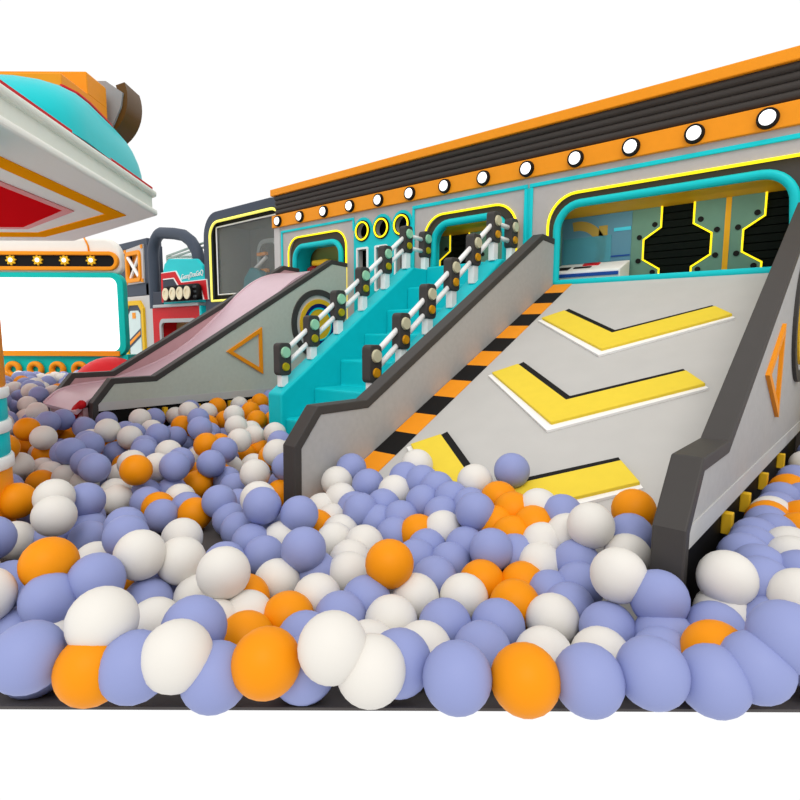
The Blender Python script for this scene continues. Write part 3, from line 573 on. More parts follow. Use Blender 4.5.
BALLS = [
(-0.255,1.462,-0.839,'L','F',', fifteenth lavender from left'),
(-0.727,1.051,-0.833,'L','F',', ninth lavender from left'),
(-0.602,1.160,-0.838,'O','F',', fourth orange from left'),
(-0.369,1.362,-0.818,'L','F',', twelfth lavender from left'),
(-0.485,1.261,-0.838,'L','F',', eleventh lavender from left'),
(-1.513,0.366,-0.784,'L','F',', second lavender from left'),
(-0.955,0.852,-0.756,'W','F',', third white from left'),
(-0.886,0.913,-0.816,'W','F',', fifth white from left'),
(-1.398,0.467,-0.816,'O','F',', first orange from left'),
(-0.179,1.529,-0.803,'L','F',', sixteenth lavender from left'),
(-1.319,0.535,-0.808,'L','F',', fourth lavender from left'),
(-1.241,0.603,-0.780,'W','F',', second white from left'),
(-0.131,1.580,-0.728,'L','F',', last lavender from left'),
(-1.093,0.756,-0.808,'O','F',', third orange from left'),
(-1.193,0.674,-0.848,'L','F',', fifth lavender from left'),
(-1.431,0.509,-0.721,'W','S',', second white from left'),
(-0.888,1.020,-0.847,'L','F',', eighth lavender from left'),
(-0.275,1.572,-0.828,'O','F',', last orange from left'),
(-1.087,0.868,-0.878,'L','F',', sixth lavender from left'),
(-1.330,0.697,-0.781,'L','S',', sixth lavender from left'),
(-1.678,0.418,-0.898,'L','F',', third lavender from left'),
(-0.397,1.557,-0.885,'L','F',', thirteenth lavender from left'),
(-0.665,1.388,-0.912,'W','F',', seventh white from left'),
(-0.543,1.494,-0.912,'W','F',', last white from left'),
(-0.945,1.191,-0.915,'W','F',', sixth white from left'),
(-0.817,1.304,-0.915,'L','F',', tenth lavender from left'),
(-1.068,1.089,-0.915,'W','F',', fourth white from left'),
(-0.132,1.906,-0.753,'W','R',''),
(-0.312,1.757,-0.857,'L','R',''),
(-0.425,1.667,-0.881,'L','F',', fourteenth lavender from left'),
(-0.197,1.881,-0.842,'L','R',''),
(-1.954,0.374,-0.775,'W','S',', first white from left'),
(-1.380,0.885,-0.915,'O','F',', second orange from left'),
(-1.247,1.002,-0.915,'L','F',', seventh lavender from left'),
(-0.456,1.708,-0.786,'L','S',', last lavender from left'),
(-1.921,0.444,-0.915,'L','F',', first lavender from left'),
(-1.836,0.518,-0.915,'W','F',', first white from left'),
(-0.572,1.622,-0.894,'L','S',', sixteenth lavender from left'),
(-1.856,0.517,-0.810,'L','S',', second lavender from left'),
(-0.313,1.863,-0.844,'W','R',''),
(-0.312,1.875,-0.737,'W','R',''),
(-0.234,1.955,-0.758,'L','R',''),
(-1.515,0.865,-0.915,'W','S',', fifth white from left'),
(-0.571,1.689,-0.741,'W','S',', last white from left'),
(-1.669,0.746,-0.915,'W','S',', third white from left'),
(-0.981,1.346,-0.915,'L','S',', eleventh lavender from left'),
(-0.855,1.455,-0.915,'L','S',', twelfth lavender from left'),
(-0.147,2.091,-0.757,'L','R',''),
(-1.820,0.637,-0.776,'L','S',', third lavender from left'),
(-1.124,1.251,-0.915,'W','S',', eleventh white from left'),
(-1.937,0.544,-0.727,'O','M',', fourth orange from left'),
(-0.742,1.603,-0.915,'W','S',', fourteenth white from left'),
(-1.390,1.049,-0.915,'O','S',', third orange from left'),
(-1.265,1.161,-0.915,'L','S',', eighth lavender from left'),
(-1.495,0.966,-0.915,'W','S',', seventh white from left'),
(-0.256,2.065,-0.757,'L','R',''),
(-1.567,0.930,-0.775,'W','S',', sixth white from left'),
(-0.737,1.716,-0.915,'L','S',', fourteenth lavender from left'),
(-1.827,0.796,-0.915,'L','S',', fourth lavender from left'),
(-0.886,1.616,-0.915,'O','S',', fifth orange from left'),
(-0.185,2.227,-0.757,'W','R',''),
(-1.269,1.285,-0.904,'L','S',', ninth lavender from left'),
(-1.590,1.020,-0.905,'O','S',', second orange from left'),
(-1.861,0.793,-0.752,'W','M',''),
(-0.313,2.150,-0.757,'L','R',''),
(-1.732,0.930,-0.915,'W','S',', fourth white from left'),
(-1.426,1.201,-0.915,'W','S',', ninth white from left'),
(-1.170,1.427,-0.915,'W','S',', twelfth white from left'),
(-1.043,1.540,-0.915,'W','S',', thirteenth white from left'),
(-1.244,1.376,-0.795,'O','N',', the only orange one'),
(-0.829,1.766,-0.915,'L','S',', thirteenth lavender from left'),
(-0.754,1.836,-0.885,'L','S',', fifteenth lavender from left'),
(-2.274,0.517,-0.890,'L','S',', first lavender from left'),
(-1.827,0.920,-0.803,'W','M',''),
(-0.206,2.334,-0.757,'W','R',''),
(-0.306,2.254,-0.757,'L','R',''),
(-2.041,0.752,-0.915,'O','S',', first orange from left'),
(-0.650,2.004,-0.802,'W','B',''),
(-0.939,1.770,-0.915,'O','S',', last orange from left'),
(-1.956,0.899,-0.915,'L','S',', fifth lavender from left'),
(-1.061,1.683,-0.915,'O','S',', fourth orange from left'),
(-1.633,1.186,-0.915,'W','S',', eighth white from left'),
(-0.805,1.924,-0.841,'L','B',''),
(-0.313,2.367,-0.757,'L','R',''),
(-0.775,1.967,-0.703,'W','B',''),
(-1.212,1.592,-0.915,'L','S',', tenth lavender from left'),
(-2.481,0.511,-0.771,'L','M',''),
(-0.924,1.871,-0.867,'W','B',''),
(-1.602,1.288,-0.812,'L','N',''),
(-0.674,2.097,-0.754,'L','B',''),
(-1.484,1.410,-0.915,'W','S',', tenth white from left'),
(-0.270,2.469,-0.757,'L','R',''),
(-1.587,1.331,-0.915,'L','S',', seventh lavender from left'),
(-0.196,2.549,-0.757,'O','R',', third orange from left'),
(-1.089,1.792,-0.830,'L','B',''),
(-2.161,0.872,-0.787,'L','M',''),
(-1.036,1.880,-0.863,'L','B',''),
(-0.963,1.965,-0.822,'W','B',''),
(-0.891,2.032,-0.786,'W','B',''),
(-2.313,0.811,-0.915,'W','M',''),
(-1.930,1.151,-0.915,'L','M',''),
(-0.305,2.570,-0.757,'L','R',''),
(-1.253,1.749,-0.915,'L','B',''),
(-0.707,2.225,-0.693,'O','B',', last orange from left'),
(-1.572,1.501,-0.915,'W','N',''),
(-1.377,1.684,-0.915,'L','B',''),
(-1.094,1.954,-0.821,'O','B',', fifth orange from left'),
(-0.313,2.655,-0.757,'O','R',', first orange from left'),
(-1.871,1.297,-0.915,'L','M',''),
(-0.206,2.753,-0.757,'O','R',', last orange from left'),
(-1.250,1.852,-0.877,'L','B',''),
(-1.041,2.037,-0.786,'O','B',', seventh orange from left'),
(-0.958,2.125,-0.742,'L','B',''),
(-2.551,0.747,-0.758,'W','M',''),
(-0.313,2.736,-0.757,'W','R',''),
(-1.404,1.791,-0.907,'L','B',''),
(-1.612,1.621,-0.894,'W','B',''),
(-2.197,1.115,-0.868,'W','M',''),
(-1.191,1.993,-0.808,'O','B',', third orange from left'),
(-2.383,0.960,-0.822,'L','M',''),
(-1.267,1.946,-0.754,'L','B',''),
(-1.067,2.128,-0.738,'W','B',''),
(-1.163,2.077,-0.760,'O','B',', sixth orange from left'),
(-0.307,2.831,-0.757,'L','R',''),
(-2.801,0.664,-0.905,'W','M',''),
(-2.034,1.345,-0.915,'L','M',''),
(-1.402,1.901,-0.853,'W','B',''),
(-1.774,1.601,-0.915,'W','B',''),
(-1.498,1.848,-0.878,'O','B',', second orange from left'),
(-2.600,0.890,-0.915,'L','M',''),
(-1.962,1.457,-0.915,'W','M',''),
(-2.744,0.797,-0.915,'L','M',''),
(-1.598,1.802,-0.901,'L','B',''),
(-1.926,1.527,-0.808,'L','M',''),
(-2.054,1.421,-0.769,'L','M',''),
(-2.759,0.813,-0.737,'W','M',''),
(-1.261,2.127,-0.741,'O','B',', fourth orange from left'),
(-1.462,1.974,-0.816,'L','B',''),
(-1.366,2.058,-0.775,'L','B',''),
(-1.837,1.693,-0.915,'W','B',''),
(-0.234,3.096,-0.757,'L','R',''),
(-0.313,3.034,-0.757,'L','R',''),
(-1.642,1.894,-0.855,'L','B',''),
(-2.215,1.402,-0.915,'L','M',''),
(-1.478,2.066,-0.769,'L','B',''),
(-1.739,1.842,-0.882,'L','B',''),
(-2.767,0.946,-0.915,'L','M',''),
(-1.974,1.665,-0.915,'O','B',', first orange from left'),
(-3.043,0.742,-0.792,'O','M',', second orange from left'),
(-2.797,0.956,-0.790,'L','M',''),
(-1.822,1.810,-0.835,'L','B',''),
(-1.605,2.013,-0.798,'L','B',''),
(-2.203,1.504,-0.786,'W','M',''),
(-1.306,2.315,-0.649,'L','B',''),
(-1.440,2.202,-0.704,'W','B',''),
(-1.793,1.936,-0.836,'L','B',''),
(-1.596,2.109,-0.749,'L','B',''),
(-1.983,1.777,-0.914,'W','B',''),
(-0.310,3.244,-0.757,'O','R',', second orange from left'),
(-2.380,1.457,-0.915,'L','M',''),
(-3.206,0.784,-0.915,'L','M',''),
(-2.677,1.258,-0.915,'L','M',''),
(-2.462,1.451,-0.841,'L','M',''),
(-1.803,2.033,-0.788,'W','B',''),
(-1.706,2.131,-0.739,'L','B',''),
(-2.583,1.384,-0.915,'O','M',', seventh orange from left'),
(-2.109,1.818,-0.894,'W','B',''),
(-2.061,1.906,-0.849,'W','B',''),
(-1.814,2.127,-0.739,'L','B',''),
(-2.817,1.307,-0.915,'O','M',', sixth orange from left'),
(-2.705,1.406,-0.915,'L','M',''),
(-0.310,3.495,-0.757,'L','R',''),
(-1.991,2.034,-0.787,'L','B',''),
(-3.478,0.746,-0.709,'L','M',''),
(-1.822,2.230,-0.690,'W','B',''),
(-2.918,1.293,-0.903,'L','M',''),
(-2.198,2.004,-0.802,'W','B',''),
(-3.123,1.222,-0.915,'W','M',''),
(-3.055,1.305,-0.751,'O','M',', fifth orange from left'),
(-2.884,1.461,-0.915,'W','M',''),
(-2.198,2.112,-0.748,'L','B',''),
(-3.103,1.374,-0.910,'L','M',''),
(-2.646,1.789,-0.795,'W','M',''),
(-3.335,1.195,-0.765,'L','M',''),
(-2.545,1.886,-0.915,'O','M',', last orange from left'),
(-3.271,1.271,-0.915,'W','M',''),
(-3.023,1.509,-0.761,'L','M',''),
(-2.502,1.986,-0.912,'L','M',''),
(-2.563,1.947,-0.768,'L','M',''),
(-3.068,1.508,-0.915,'L','M',''),
(-3.183,1.482,-0.787,'W','M',''),
(-2.875,1.795,-0.915,'L','M',''),
(-3.543,1.223,-0.771,'L','M',''),
(-3.095,1.680,-0.915,'O','M',', eighth orange from left'),
(-3.809,1.058,-0.915,'O','M',', third orange from left'),
(-3.694,1.165,-0.880,'W','M',''),
(-3.403,1.432,-0.793,'W','M',''),
(-3.042,1.747,-0.791,'L','M',''),
(-2.745,2.016,-0.724,'W','C',''),
(-3.715,1.202,-0.726,'L','M',''),
(-4.028,0.936,-0.704,'O','M',', first orange from left'),
(-2.634,2.193,-0.915,'W','C',''),
(-3.048,1.855,-0.915,'L','M',''),
(-3.277,1.675,-0.797,'L','M',''),
(-2.618,2.250,-0.766,'W','C',''),
(-4.065,1.016,-0.837,'W','M',''),
(-2.541,2.373,-0.699,'W','C',''),
(-3.649,1.466,-0.915,'W','M',''),
(-4.023,1.172,-0.915,'W','M',''),
(-3.456,1.689,-0.775,'W','M',''),
(-3.612,1.600,-0.775,'L','M',''),
(-3.216,1.947,-0.763,'L','M',''),
(-3.882,1.372,-0.734,'L','M',''),
(-4.175,1.178,-0.915,'W','M',''),
(-2.867,2.357,-0.726,'L','C',''),
(-2.657,2.555,-0.735,'O','C',', eighth orange from left'),
(-4.147,1.298,-0.814,'L','M',''),
(-3.435,1.943,-0.759,'O','M',', ninth orange from left'),
(-3.319,2.050,-0.915,'W','C',''),
(-4.356,1.245,-0.728,'W','P',''),
(-2.954,2.543,-0.701,'L','C',''),
(-3.393,2.173,-0.753,'W','C',''),
(-4.440,1.271,-0.862,'O','P',', third orange from left'),
(-4.067,1.598,-0.853,'L','M',''),
(-3.983,1.671,-0.739,'W','M',''),
(-4.120,1.577,-0.691,'W','M',''),
(-4.551,1.203,-0.686,'O','P',', second orange from left'),
(-3.207,2.377,-0.772,'L','C',''),
(-3.634,2.012,-0.675,'L','C',''),
(-3.875,1.821,-0.728,'L','M',''),
(-3.453,2.520,-0.757,'W','C',''),
(-4.769,1.401,-0.682,'L','P',''),
(-4.970,1.284,-0.893,'O','P',', first orange from left'),
(-4.094,2.061,-0.804,'L','C',''),
(-3.639,2.460,-0.792,'W','C',''),
(-4.627,1.607,-0.738,'L','P',''),
(-3.749,2.375,-0.718,'W','C',''),
(-5.179,1.205,-0.760,'W','P',''),
(-4.892,1.542,-0.690,'L','P',''),
(-4.149,2.286,-0.689,'L','C',''),
(-4.518,1.983,-0.698,'W','P',''),
(-4.288,2.217,-0.755,'O','C',', first orange from left'),
(-5.079,1.638,-0.869,'O','P',', last orange from left'),
(-4.064,2.559,-0.682,'W','C',''),
(-4.878,1.863,-0.742,'L','P',''),
(-4.592,2.135,-0.715,'L','C',''),
(-3.993,2.735,-0.737,'O','C',', fifth orange from left'),
(-5.455,1.525,-0.682,'W','P',''),
(-4.580,2.433,-0.686,'W','C',''),
(-4.038,2.941,-0.761,'O','C',', seventh orange from left'),
(-4.402,2.682,-0.772,'O','C',', third orange from left'),
(-3.934,3.090,-0.743,'L','C',''),
(-4.562,2.604,-0.712,'W','C',''),
(-4.296,2.876,-0.703,'O','C',', fourth orange from left'),
(-4.878,2.463,-0.763,'W','C',''),
(-6.084,1.417,-0.620,'L','D',''),
(-4.137,3.115,-0.724,'L','C',''),
(-4.013,3.279,-0.756,'W','C',''),
(-6.008,1.607,-0.679,'W','D',''),
(-4.731,2.802,-0.693,'O','C',', second orange from left'),
(-6.212,1.524,-0.721,'L','D',''),
(-6.083,1.725,-0.600,'L','D',''),
(-3.992,3.566,-0.915,'L','C',''),
(-4.069,3.514,-0.734,'L','C',''),
(-3.937,3.686,-0.770,'L','C',''),
(-3.945,3.752,-0.915,'W','C',''),
(-6.171,1.875,-0.604,'W','D',''),
(-6.157,1.919,-0.757,'W','D',''),
(-4.671,3.239,-0.682,'O','C',', sixth orange from left'),
(-3.970,3.877,-0.718,'O','C',', ninth orange from left'),
(-4.155,3.719,-0.654,'L','C',''),
(-3.952,4.008,-0.808,'L','C',''),
(-6.250,2.097,-0.759,'W','D',''),
(-4.071,4.013,-0.915,'W','C',''),
(-4.014,4.158,-0.915,'W','C',''),
(-3.938,4.280,-0.756,'L','C',''),
(-3.943,4.293,-0.915,'O','C',', last orange from left'),
(-6.281,2.281,-0.577,'L','D',''),
(-4.194,4.146,-0.681,'L','C',''),
(-6.959,1.756,-0.608,'W','D',''),
(-4.120,4.263,-0.761,'L','C',''),
(-6.251,2.409,-0.697,'L','D',''),
(-6.145,2.512,-0.915,'L','D',''),
(-6.118,2.574,-0.607,'L','D',''),
(-6.160,2.540,-0.758,'O','D',', second orange from left'),
(-3.929,4.550,-0.765,'L','C',''),
(-6.362,2.437,-0.585,'W','D',''),
(-3.925,4.606,-0.915,'W','C',''),
(-6.124,2.813,-0.808,'W','D',''),
(-6.755,2.286,-0.627,'O','D',', first orange from left'),
(-6.257,2.855,-0.612,'W','D',''),
(-6.115,3.072,-0.817,'L','D',''),
(-6.125,3.117,-0.664,'L','D',''),
(-6.091,3.347,-0.726,'L','D',''),
(-6.203,3.282,-0.607,'L','D',''),
(-6.140,3.681,-0.724,'W','D',''),
(-6.084,4.030,-0.619,'W','D',''),
(-6.347,3.851,-0.611,'L','D',''),
(-6.116,4.299,-0.605,'O','D',', last orange from left'),
(-6.121,4.615,-0.759,'L','D',''),
]
REST = [
(-1.804,0.636,-0.880,'W'),(-0.230,2.095,-0.891,'L'),(-0.310,4.376,-0.757,'L'),(-0.310,3.966,-0.757,'W'),(-3.325,1.772,-0.915,'O'),
(-3.184,1.881,-0.915,'O'),(-2.112,1.530,-0.915,'L'),(-2.612,2.047,-0.915,'L'),(-2.716,2.023,-0.915,'L'),(-1.935,1.876,-0.865,'L'),
(-3.600,2.477,-0.896,'O'),(-6.082,2.938,-0.898,'O'),(-4.419,2.386,-0.915,'O'),(-3.585,2.340,-0.915,'O'),(-4.731,2.785,-0.802,'L'),
(-4.395,3.062,-0.901,'L'),(-4.878,3.512,-0.682,'L'),(-3.999,3.040,-0.880,'L'),(-3.616,1.986,-0.879,'W'),(-6.786,1.752,-0.682,'L'),
(-3.355,1.452,-0.915,'W'),(-3.219,1.572,-0.915,'W'),(-2.924,0.998,-0.915,'L'),(-3.612,1.229,-0.915,'W'),(-5.200,1.638,-0.878,'O'),
(-4.878,1.895,-0.915,'O'),(-2.224,0.129,-0.915,'L'),(-2.046,0.149,-0.914,'L'),(-2.819,0.305,-0.915,'W'),(-2.648,0.289,-0.915,'W'),
(-2.417,0.230,-0.915,'O'),(-2.264,0.293,-0.915,'L'),(-1.942,0.261,-0.915,'W'),(-3.582,0.443,-0.915,'W'),(-2.730,0.451,-0.915,'L'),
(-2.534,0.467,-0.915,'W'),(-4.029,0.577,-0.915,'W'),(-3.842,0.593,-0.915,'W'),(-3.662,0.575,-0.915,'W'),(-3.486,0.591,-0.915,'O'),
(-2.138,0.583,-0.915,'L'),(-1.957,0.610,-0.915,'L'),(-1.617,0.582,-0.915,'L'),(-4.953,0.723,-0.915,'W'),(-4.793,0.750,-0.915,'W'),
(-4.627,0.746,-0.915,'W'),(-4.436,0.692,-0.915,'L'),(-4.259,0.724,-0.915,'L'),(-3.937,0.748,-0.915,'W'),(-3.735,0.712,-0.915,'W'),
(-3.428,0.745,-0.915,'L'),(-5.382,0.846,-0.915,'L'),(-5.074,0.902,-0.915,'L'),(-4.516,0.869,-0.915,'W'),(-4.363,0.873,-0.915,'W'),
(-4.178,0.907,-0.915,'W'),(-3.854,0.899,-0.915,'L'),(-3.684,0.871,-0.915,'L'),(-3.317,0.886,-0.915,'O'),(-6.333,1.030,-0.915,'W'),
(-6.183,1.021,-0.915,'L'),(-6.008,1.028,-0.915,'O'),(-5.799,0.993,-0.915,'L'),(-5.463,1.034,-0.915,'W'),(-4.955,1.033,-0.915,'L'),
(-4.805,0.984,-0.915,'W'),(-4.611,1.017,-0.915,'O'),(-4.454,1.035,-0.915,'O'),(-3.412,1.016,-0.915,'O'),(-3.248,1.048,-0.915,'W'),
(-2.542,1.031,-0.915,'O'),(-2.072,1.018,-0.915,'W'),(-6.952,1.197,-0.915,'L'),(-6.727,1.172,-0.915,'L'),(-6.574,1.201,-0.915,'L'),
(-6.104,1.180,-0.915,'L'),(-5.866,1.202,-0.915,'L'),(-5.565,1.156,-0.915,'L'),(-5.217,1.217,-0.915,'W'),(-7.549,1.306,-0.915,'L'),
(-7.381,1.310,-0.915,'O'),(-7.183,1.307,-0.915,'L'),(-7.015,1.341,-0.915,'L'),(-6.860,1.317,-0.915,'O'),(-6.371,1.347,-0.915,'L'),
(-6.160,1.321,-0.915,'W'),(-5.654,1.351,-0.915,'W'),(-5.480,1.286,-0.915,'W'),(-4.771,1.338,-0.915,'W'),(-4.610,1.330,-0.915,'L'),
(-4.266,1.336,-0.915,'W'),(-3.926,1.341,-0.915,'L'),(-3.732,1.332,-0.915,'L'),(-8.124,1.456,-0.915,'L'),(-7.944,1.460,-0.915,'L'),
(-7.295,1.436,-0.915,'L'),(-7.107,1.473,-0.915,'W'),(-6.764,1.508,-0.915,'L'),(-6.592,1.481,-0.915,'L'),(-6.245,1.475,-0.915,'W'),
(-6.070,1.470,-0.915,'W'),(-5.891,1.464,-0.915,'L'),(-5.409,1.485,-0.915,'L'),(-5.224,1.473,-0.915,'W'),(-5.044,1.467,-0.915,'W'),
(-4.843,1.488,-0.915,'L'),(-4.518,1.456,-0.915,'L'),(-4.349,1.474,-0.915,'W'),(-8.903,1.628,-0.915,'L'),(-8.725,1.615,-0.915,'O'),
(-8.568,1.634,-0.915,'W'),(-8.386,1.581,-0.915,'L'),(-8.184,1.642,-0.915,'L'),(-7.900,1.631,-0.915,'L'),(-7.693,1.642,-0.915,'W'),
(-7.533,1.605,-0.915,'L'),(-7.377,1.614,-0.915,'L'),(-7.221,1.636,-0.915,'L'),(-7.011,1.627,-0.915,'L'),(-6.671,1.631,-0.915,'L'),
(-6.493,1.625,-0.915,'L'),(-6.169,1.606,-0.915,'L'),(-5.791,1.631,-0.915,'L'),(-5.635,1.632,-0.915,'L'),(-5.468,1.630,-0.915,'L'),
(-4.802,1.634,-0.915,'L'),(-4.597,1.615,-0.915,'L'),(-4.410,1.614,-0.915,'O'),(-3.901,1.591,-0.915,'O'),(-2.557,1.618,-0.915,'L'),
(-2.373,1.633,-0.915,'O'),(-8.990,1.760,-0.915,'L'),(-8.810,1.770,-0.915,'O'),(-8.293,1.777,-0.915,'W'),(-7.973,1.774,-0.915,'O'),
(-7.455,1.756,-0.915,'L'),(-6.797,1.781,-0.915,'W'),(-6.627,1.782,-0.915,'O'),(-6.434,1.780,-0.915,'O'),(-6.270,1.741,-0.915,'L'),
(-4.349,1.775,-0.915,'W'),(-4.184,1.789,-0.915,'W'),(-3.838,1.779,-0.915,'W'),(-3.680,1.758,-0.915,'L'),(-3.497,1.755,-0.915,'W'),
(-0.046,1.770,-0.877,'L'),(-8.939,1.937,-0.915,'L'),(-8.746,1.914,-0.915,'W'),(-8.571,1.926,-0.915,'O'),(-8.381,1.936,-0.915,'L'),
(-8.221,1.913,-0.915,'L'),(-7.879,1.899,-0.915,'O'),(-7.728,1.899,-0.915,'L'),(-7.574,1.900,-0.915,'L'),(-7.384,1.912,-0.915,'L'),
(-7.175,1.929,-0.915,'W'),(-7.012,1.906,-0.915,'L'),(-6.503,1.928,-0.915,'O'),(-6.184,1.917,-0.915,'L'),(-4.612,1.922,-0.915,'L'),
(-4.453,1.918,-0.915,'L'),(-4.296,1.924,-0.915,'L'),(-3.927,1.942,-0.915,'L'),(-3.404,1.922,-0.915,'W'),(0.043,1.910,-0.896,'L'),
(0.199,1.904,-0.853,'W'),(-9.002,2.099,-0.915,'L'),(-8.803,2.065,-0.915,'L'),(-8.173,2.057,-0.915,'O'),(-7.930,2.061,-0.915,'L'),
(-7.665,2.081,-0.915,'L'),(-7.411,2.069,-0.915,'L'),(-6.977,2.080,-0.915,'O'),(-6.776,2.065,-0.915,'L'),(-6.576,2.065,-0.915,'W'),
(-6.092,2.081,-0.915,'L'),(-4.700,2.067,-0.915,'W'),(-4.534,2.078,-0.915,'W'),(-3.799,2.065,-0.915,'L'),(-2.977,2.041,-0.915,'W'),
(-0.066,2.076,-0.915,'O'),(0.115,2.097,-0.915,'L'),(0.283,2.094,-0.888,'L'),(-8.919,2.240,-0.915,'L'),(-8.754,2.229,-0.915,'L'),
(-8.553,2.206,-0.915,'L'),(-8.388,2.207,-0.915,'L'),(-8.035,2.286,-0.915,'L'),(-7.553,2.219,-0.915,'O'),(-7.339,2.232,-0.915,'L'),
(-7.176,2.202,-0.915,'W'),(-6.843,2.224,-0.915,'O'),(-6.674,2.202,-0.915,'W'),(-6.308,2.236,-0.915,'L'),(-4.806,2.216,-0.915,'L'),
(-4.289,2.222,-0.915,'L'),(-3.912,2.176,-0.915,'W'),(-3.742,2.224,-0.915,'W'),(-3.587,2.190,-0.915,'L'),(-3.251,2.187,-0.915,'W'),
(-3.052,2.221,-0.915,'L'),(-8.817,2.374,-0.915,'L'),(-8.465,2.339,-0.915,'W'),(-8.274,2.387,-0.915,'W'),(-7.792,2.346,-0.915,'L'),
(-7.611,2.364,-0.915,'L'),(-7.102,2.363,-0.915,'L'),(-6.752,2.357,-0.915,'O'),(-6.567,2.317,-0.915,'W'),(-6.413,2.355,-0.915,'L'),
(-4.715,2.394,-0.915,'L'),(-4.162,2.405,-0.915,'L'),(-4.008,2.361,-0.915,'L'),(-3.332,2.388,-0.915,'O'),(-3.144,2.345,-0.915,'W'),
(-2.983,2.355,-0.915,'W'),(-2.818,2.382,-0.915,'W'),(-2.614,2.373,-0.915,'W'),(-0.196,2.351,-0.915,'L'),(-0.028,2.368,-0.915,'W'),
(0.123,2.355,-0.915,'O'),(0.307,2.371,-0.915,'O'),(-8.589,2.529,-0.915,'W'),(-8.410,2.518,-0.915,'W'),(-8.062,2.500,-0.915,'O'),
(-7.866,2.496,-0.915,'L'),(-7.581,2.539,-0.915,'L'),(-7.378,2.498,-0.915,'O'),(-7.170,2.510,-0.915,'O'),(-6.835,2.505,-0.915,'W'),
(-6.650,2.506,-0.915,'W'),(-6.325,2.500,-0.915,'O'),(-3.935,2.507,-0.915,'O'),(-3.744,2.519,-0.915,'L'),(-3.439,2.498,-0.915,'L'),
(-3.070,2.496,-0.915,'L'),(-2.519,2.503,-0.915,'W'),(-0.159,2.513,-0.915,'L'),(0.197,2.530,-0.915,'L'),(0.373,2.517,-0.915,'L'),
(-9.004,2.662,-0.915,'L'),(-8.845,2.653,-0.915,'W'),(-8.285,2.618,-0.915,'O'),(-8.130,2.635,-0.915,'W'),(-7.945,2.645,-0.915,'W'),
(-7.427,2.669,-0.915,'W'),(-7.268,2.639,-0.915,'L'),(-6.912,2.662,-0.915,'L'),(-6.586,2.655,-0.915,'W'),(-4.721,2.633,-0.915,'L'),
(-4.545,2.634,-0.915,'W'),(-4.346,2.637,-0.915,'L'),(-4.184,2.656,-0.915,'W'),(-3.997,2.676,-0.915,'O'),(-0.222,2.674,-0.915,'O'),
(-0.043,2.663,-0.915,'W'),(0.112,2.659,-0.915,'O'),(0.317,2.668,-0.915,'L'),(-8.919,2.793,-0.915,'L'),(-8.742,2.819,-0.915,'L'),
(-8.430,2.812,-0.915,'W'),(-8.224,2.834,-0.915,'L'),(-8.051,2.808,-0.915,'L'),(-7.870,2.810,-0.915,'L'),(-7.723,2.867,-0.915,'W'),
(-7.570,2.792,-0.915,'O'),(-7.213,2.819,-0.915,'L'),(-7.046,2.794,-0.915,'W'),(-6.835,2.818,-0.915,'L'),(-6.678,2.813,-0.915,'O'),
(-6.517,2.818,-0.915,'W'),(-6.351,2.813,-0.915,'L'),(-4.621,2.809,-0.915,'L'),(-4.429,2.840,-0.915,'L'),(-3.927,2.842,-0.915,'L'),
(-0.292,2.812,-0.915,'W'),(0.014,2.814,-0.915,'L'),(0.198,2.826,-0.915,'L'),(-8.641,2.953,-0.915,'W'),(-8.483,2.985,-0.915,'W'),
(-8.331,2.947,-0.915,'L'),(-7.952,2.993,-0.915,'L'),(-7.606,2.965,-0.915,'L'),(-7.440,2.968,-0.915,'L'),(-7.267,2.961,-0.915,'L'),
(-7.116,2.990,-0.915,'W'),(-6.938,2.986,-0.915,'L'),(-4.862,2.934,-0.915,'L'),(-4.522,2.966,-0.915,'L'),(-0.207,2.958,-0.915,'W'),
(0.278,2.963,-0.915,'W'),(-8.400,3.116,-0.915,'L'),(-8.205,3.121,-0.915,'L'),(-8.048,3.143,-0.915,'W'),(-7.722,3.081,-0.915,'L'),
(-7.534,3.116,-0.915,'L'),(-7.360,3.098,-0.915,'W'),(-6.864,3.133,-0.915,'L'),(-6.673,3.105,-0.915,'L'),(-6.499,3.121,-0.915,'O'),
(-6.324,3.116,-0.915,'W'),(-4.786,3.088,-0.915,'L'),(-4.634,3.090,-0.915,'W'),(-0.300,3.126,-0.915,'W'),(-0.128,3.123,-0.915,'L'),
(0.031,3.110,-0.915,'L'),(0.202,3.103,-0.915,'L'),(0.373,3.111,-0.915,'L'),(-7.796,3.259,-0.915,'L'),(-7.624,3.249,-0.915,'W'),
(-7.459,3.257,-0.915,'W'),(-7.307,3.244,-0.915,'W'),(-7.108,3.277,-0.915,'L'),(-6.417,3.257,-0.915,'L'),(-6.262,3.295,-0.915,'W'),
(-6.092,3.286,-0.915,'L'),(-4.871,3.268,-0.915,'L'),(-4.511,3.272,-0.915,'W'),(-4.349,3.270,-0.915,'L'),(-4.189,3.287,-0.915,'L'),
(-3.998,3.289,-0.915,'W'),(-0.027,3.289,-0.915,'L'),(0.159,3.267,-0.915,'O'),(-8.250,3.397,-0.915,'W'),(-8.032,3.441,-0.915,'W'),
(-7.536,3.412,-0.915,'L'),(-7.225,3.422,-0.915,'W'),(-6.860,3.386,-0.915,'W'),(-6.646,3.410,-0.915,'W'),(-6.468,3.404,-0.915,'O'),
(-4.619,3.405,-0.915,'W'),(-4.444,3.444,-0.915,'L'),(-0.312,3.397,-0.915,'W'),(-0.152,3.407,-0.915,'W'),(0.211,3.411,-0.915,'O'),
(-7.770,3.543,-0.915,'W'),(-7.117,3.561,-0.915,'L'),(-6.946,3.547,-0.915,'L'),(-6.746,3.571,-0.915,'W'),(-6.425,3.559,-0.915,'O'),
(-6.221,3.560,-0.915,'L'),(-4.869,3.576,-0.915,'L'),(-4.185,3.548,-0.915,'L'),(-0.063,3.548,-0.915,'L'),(0.102,3.547,-0.915,'L'),
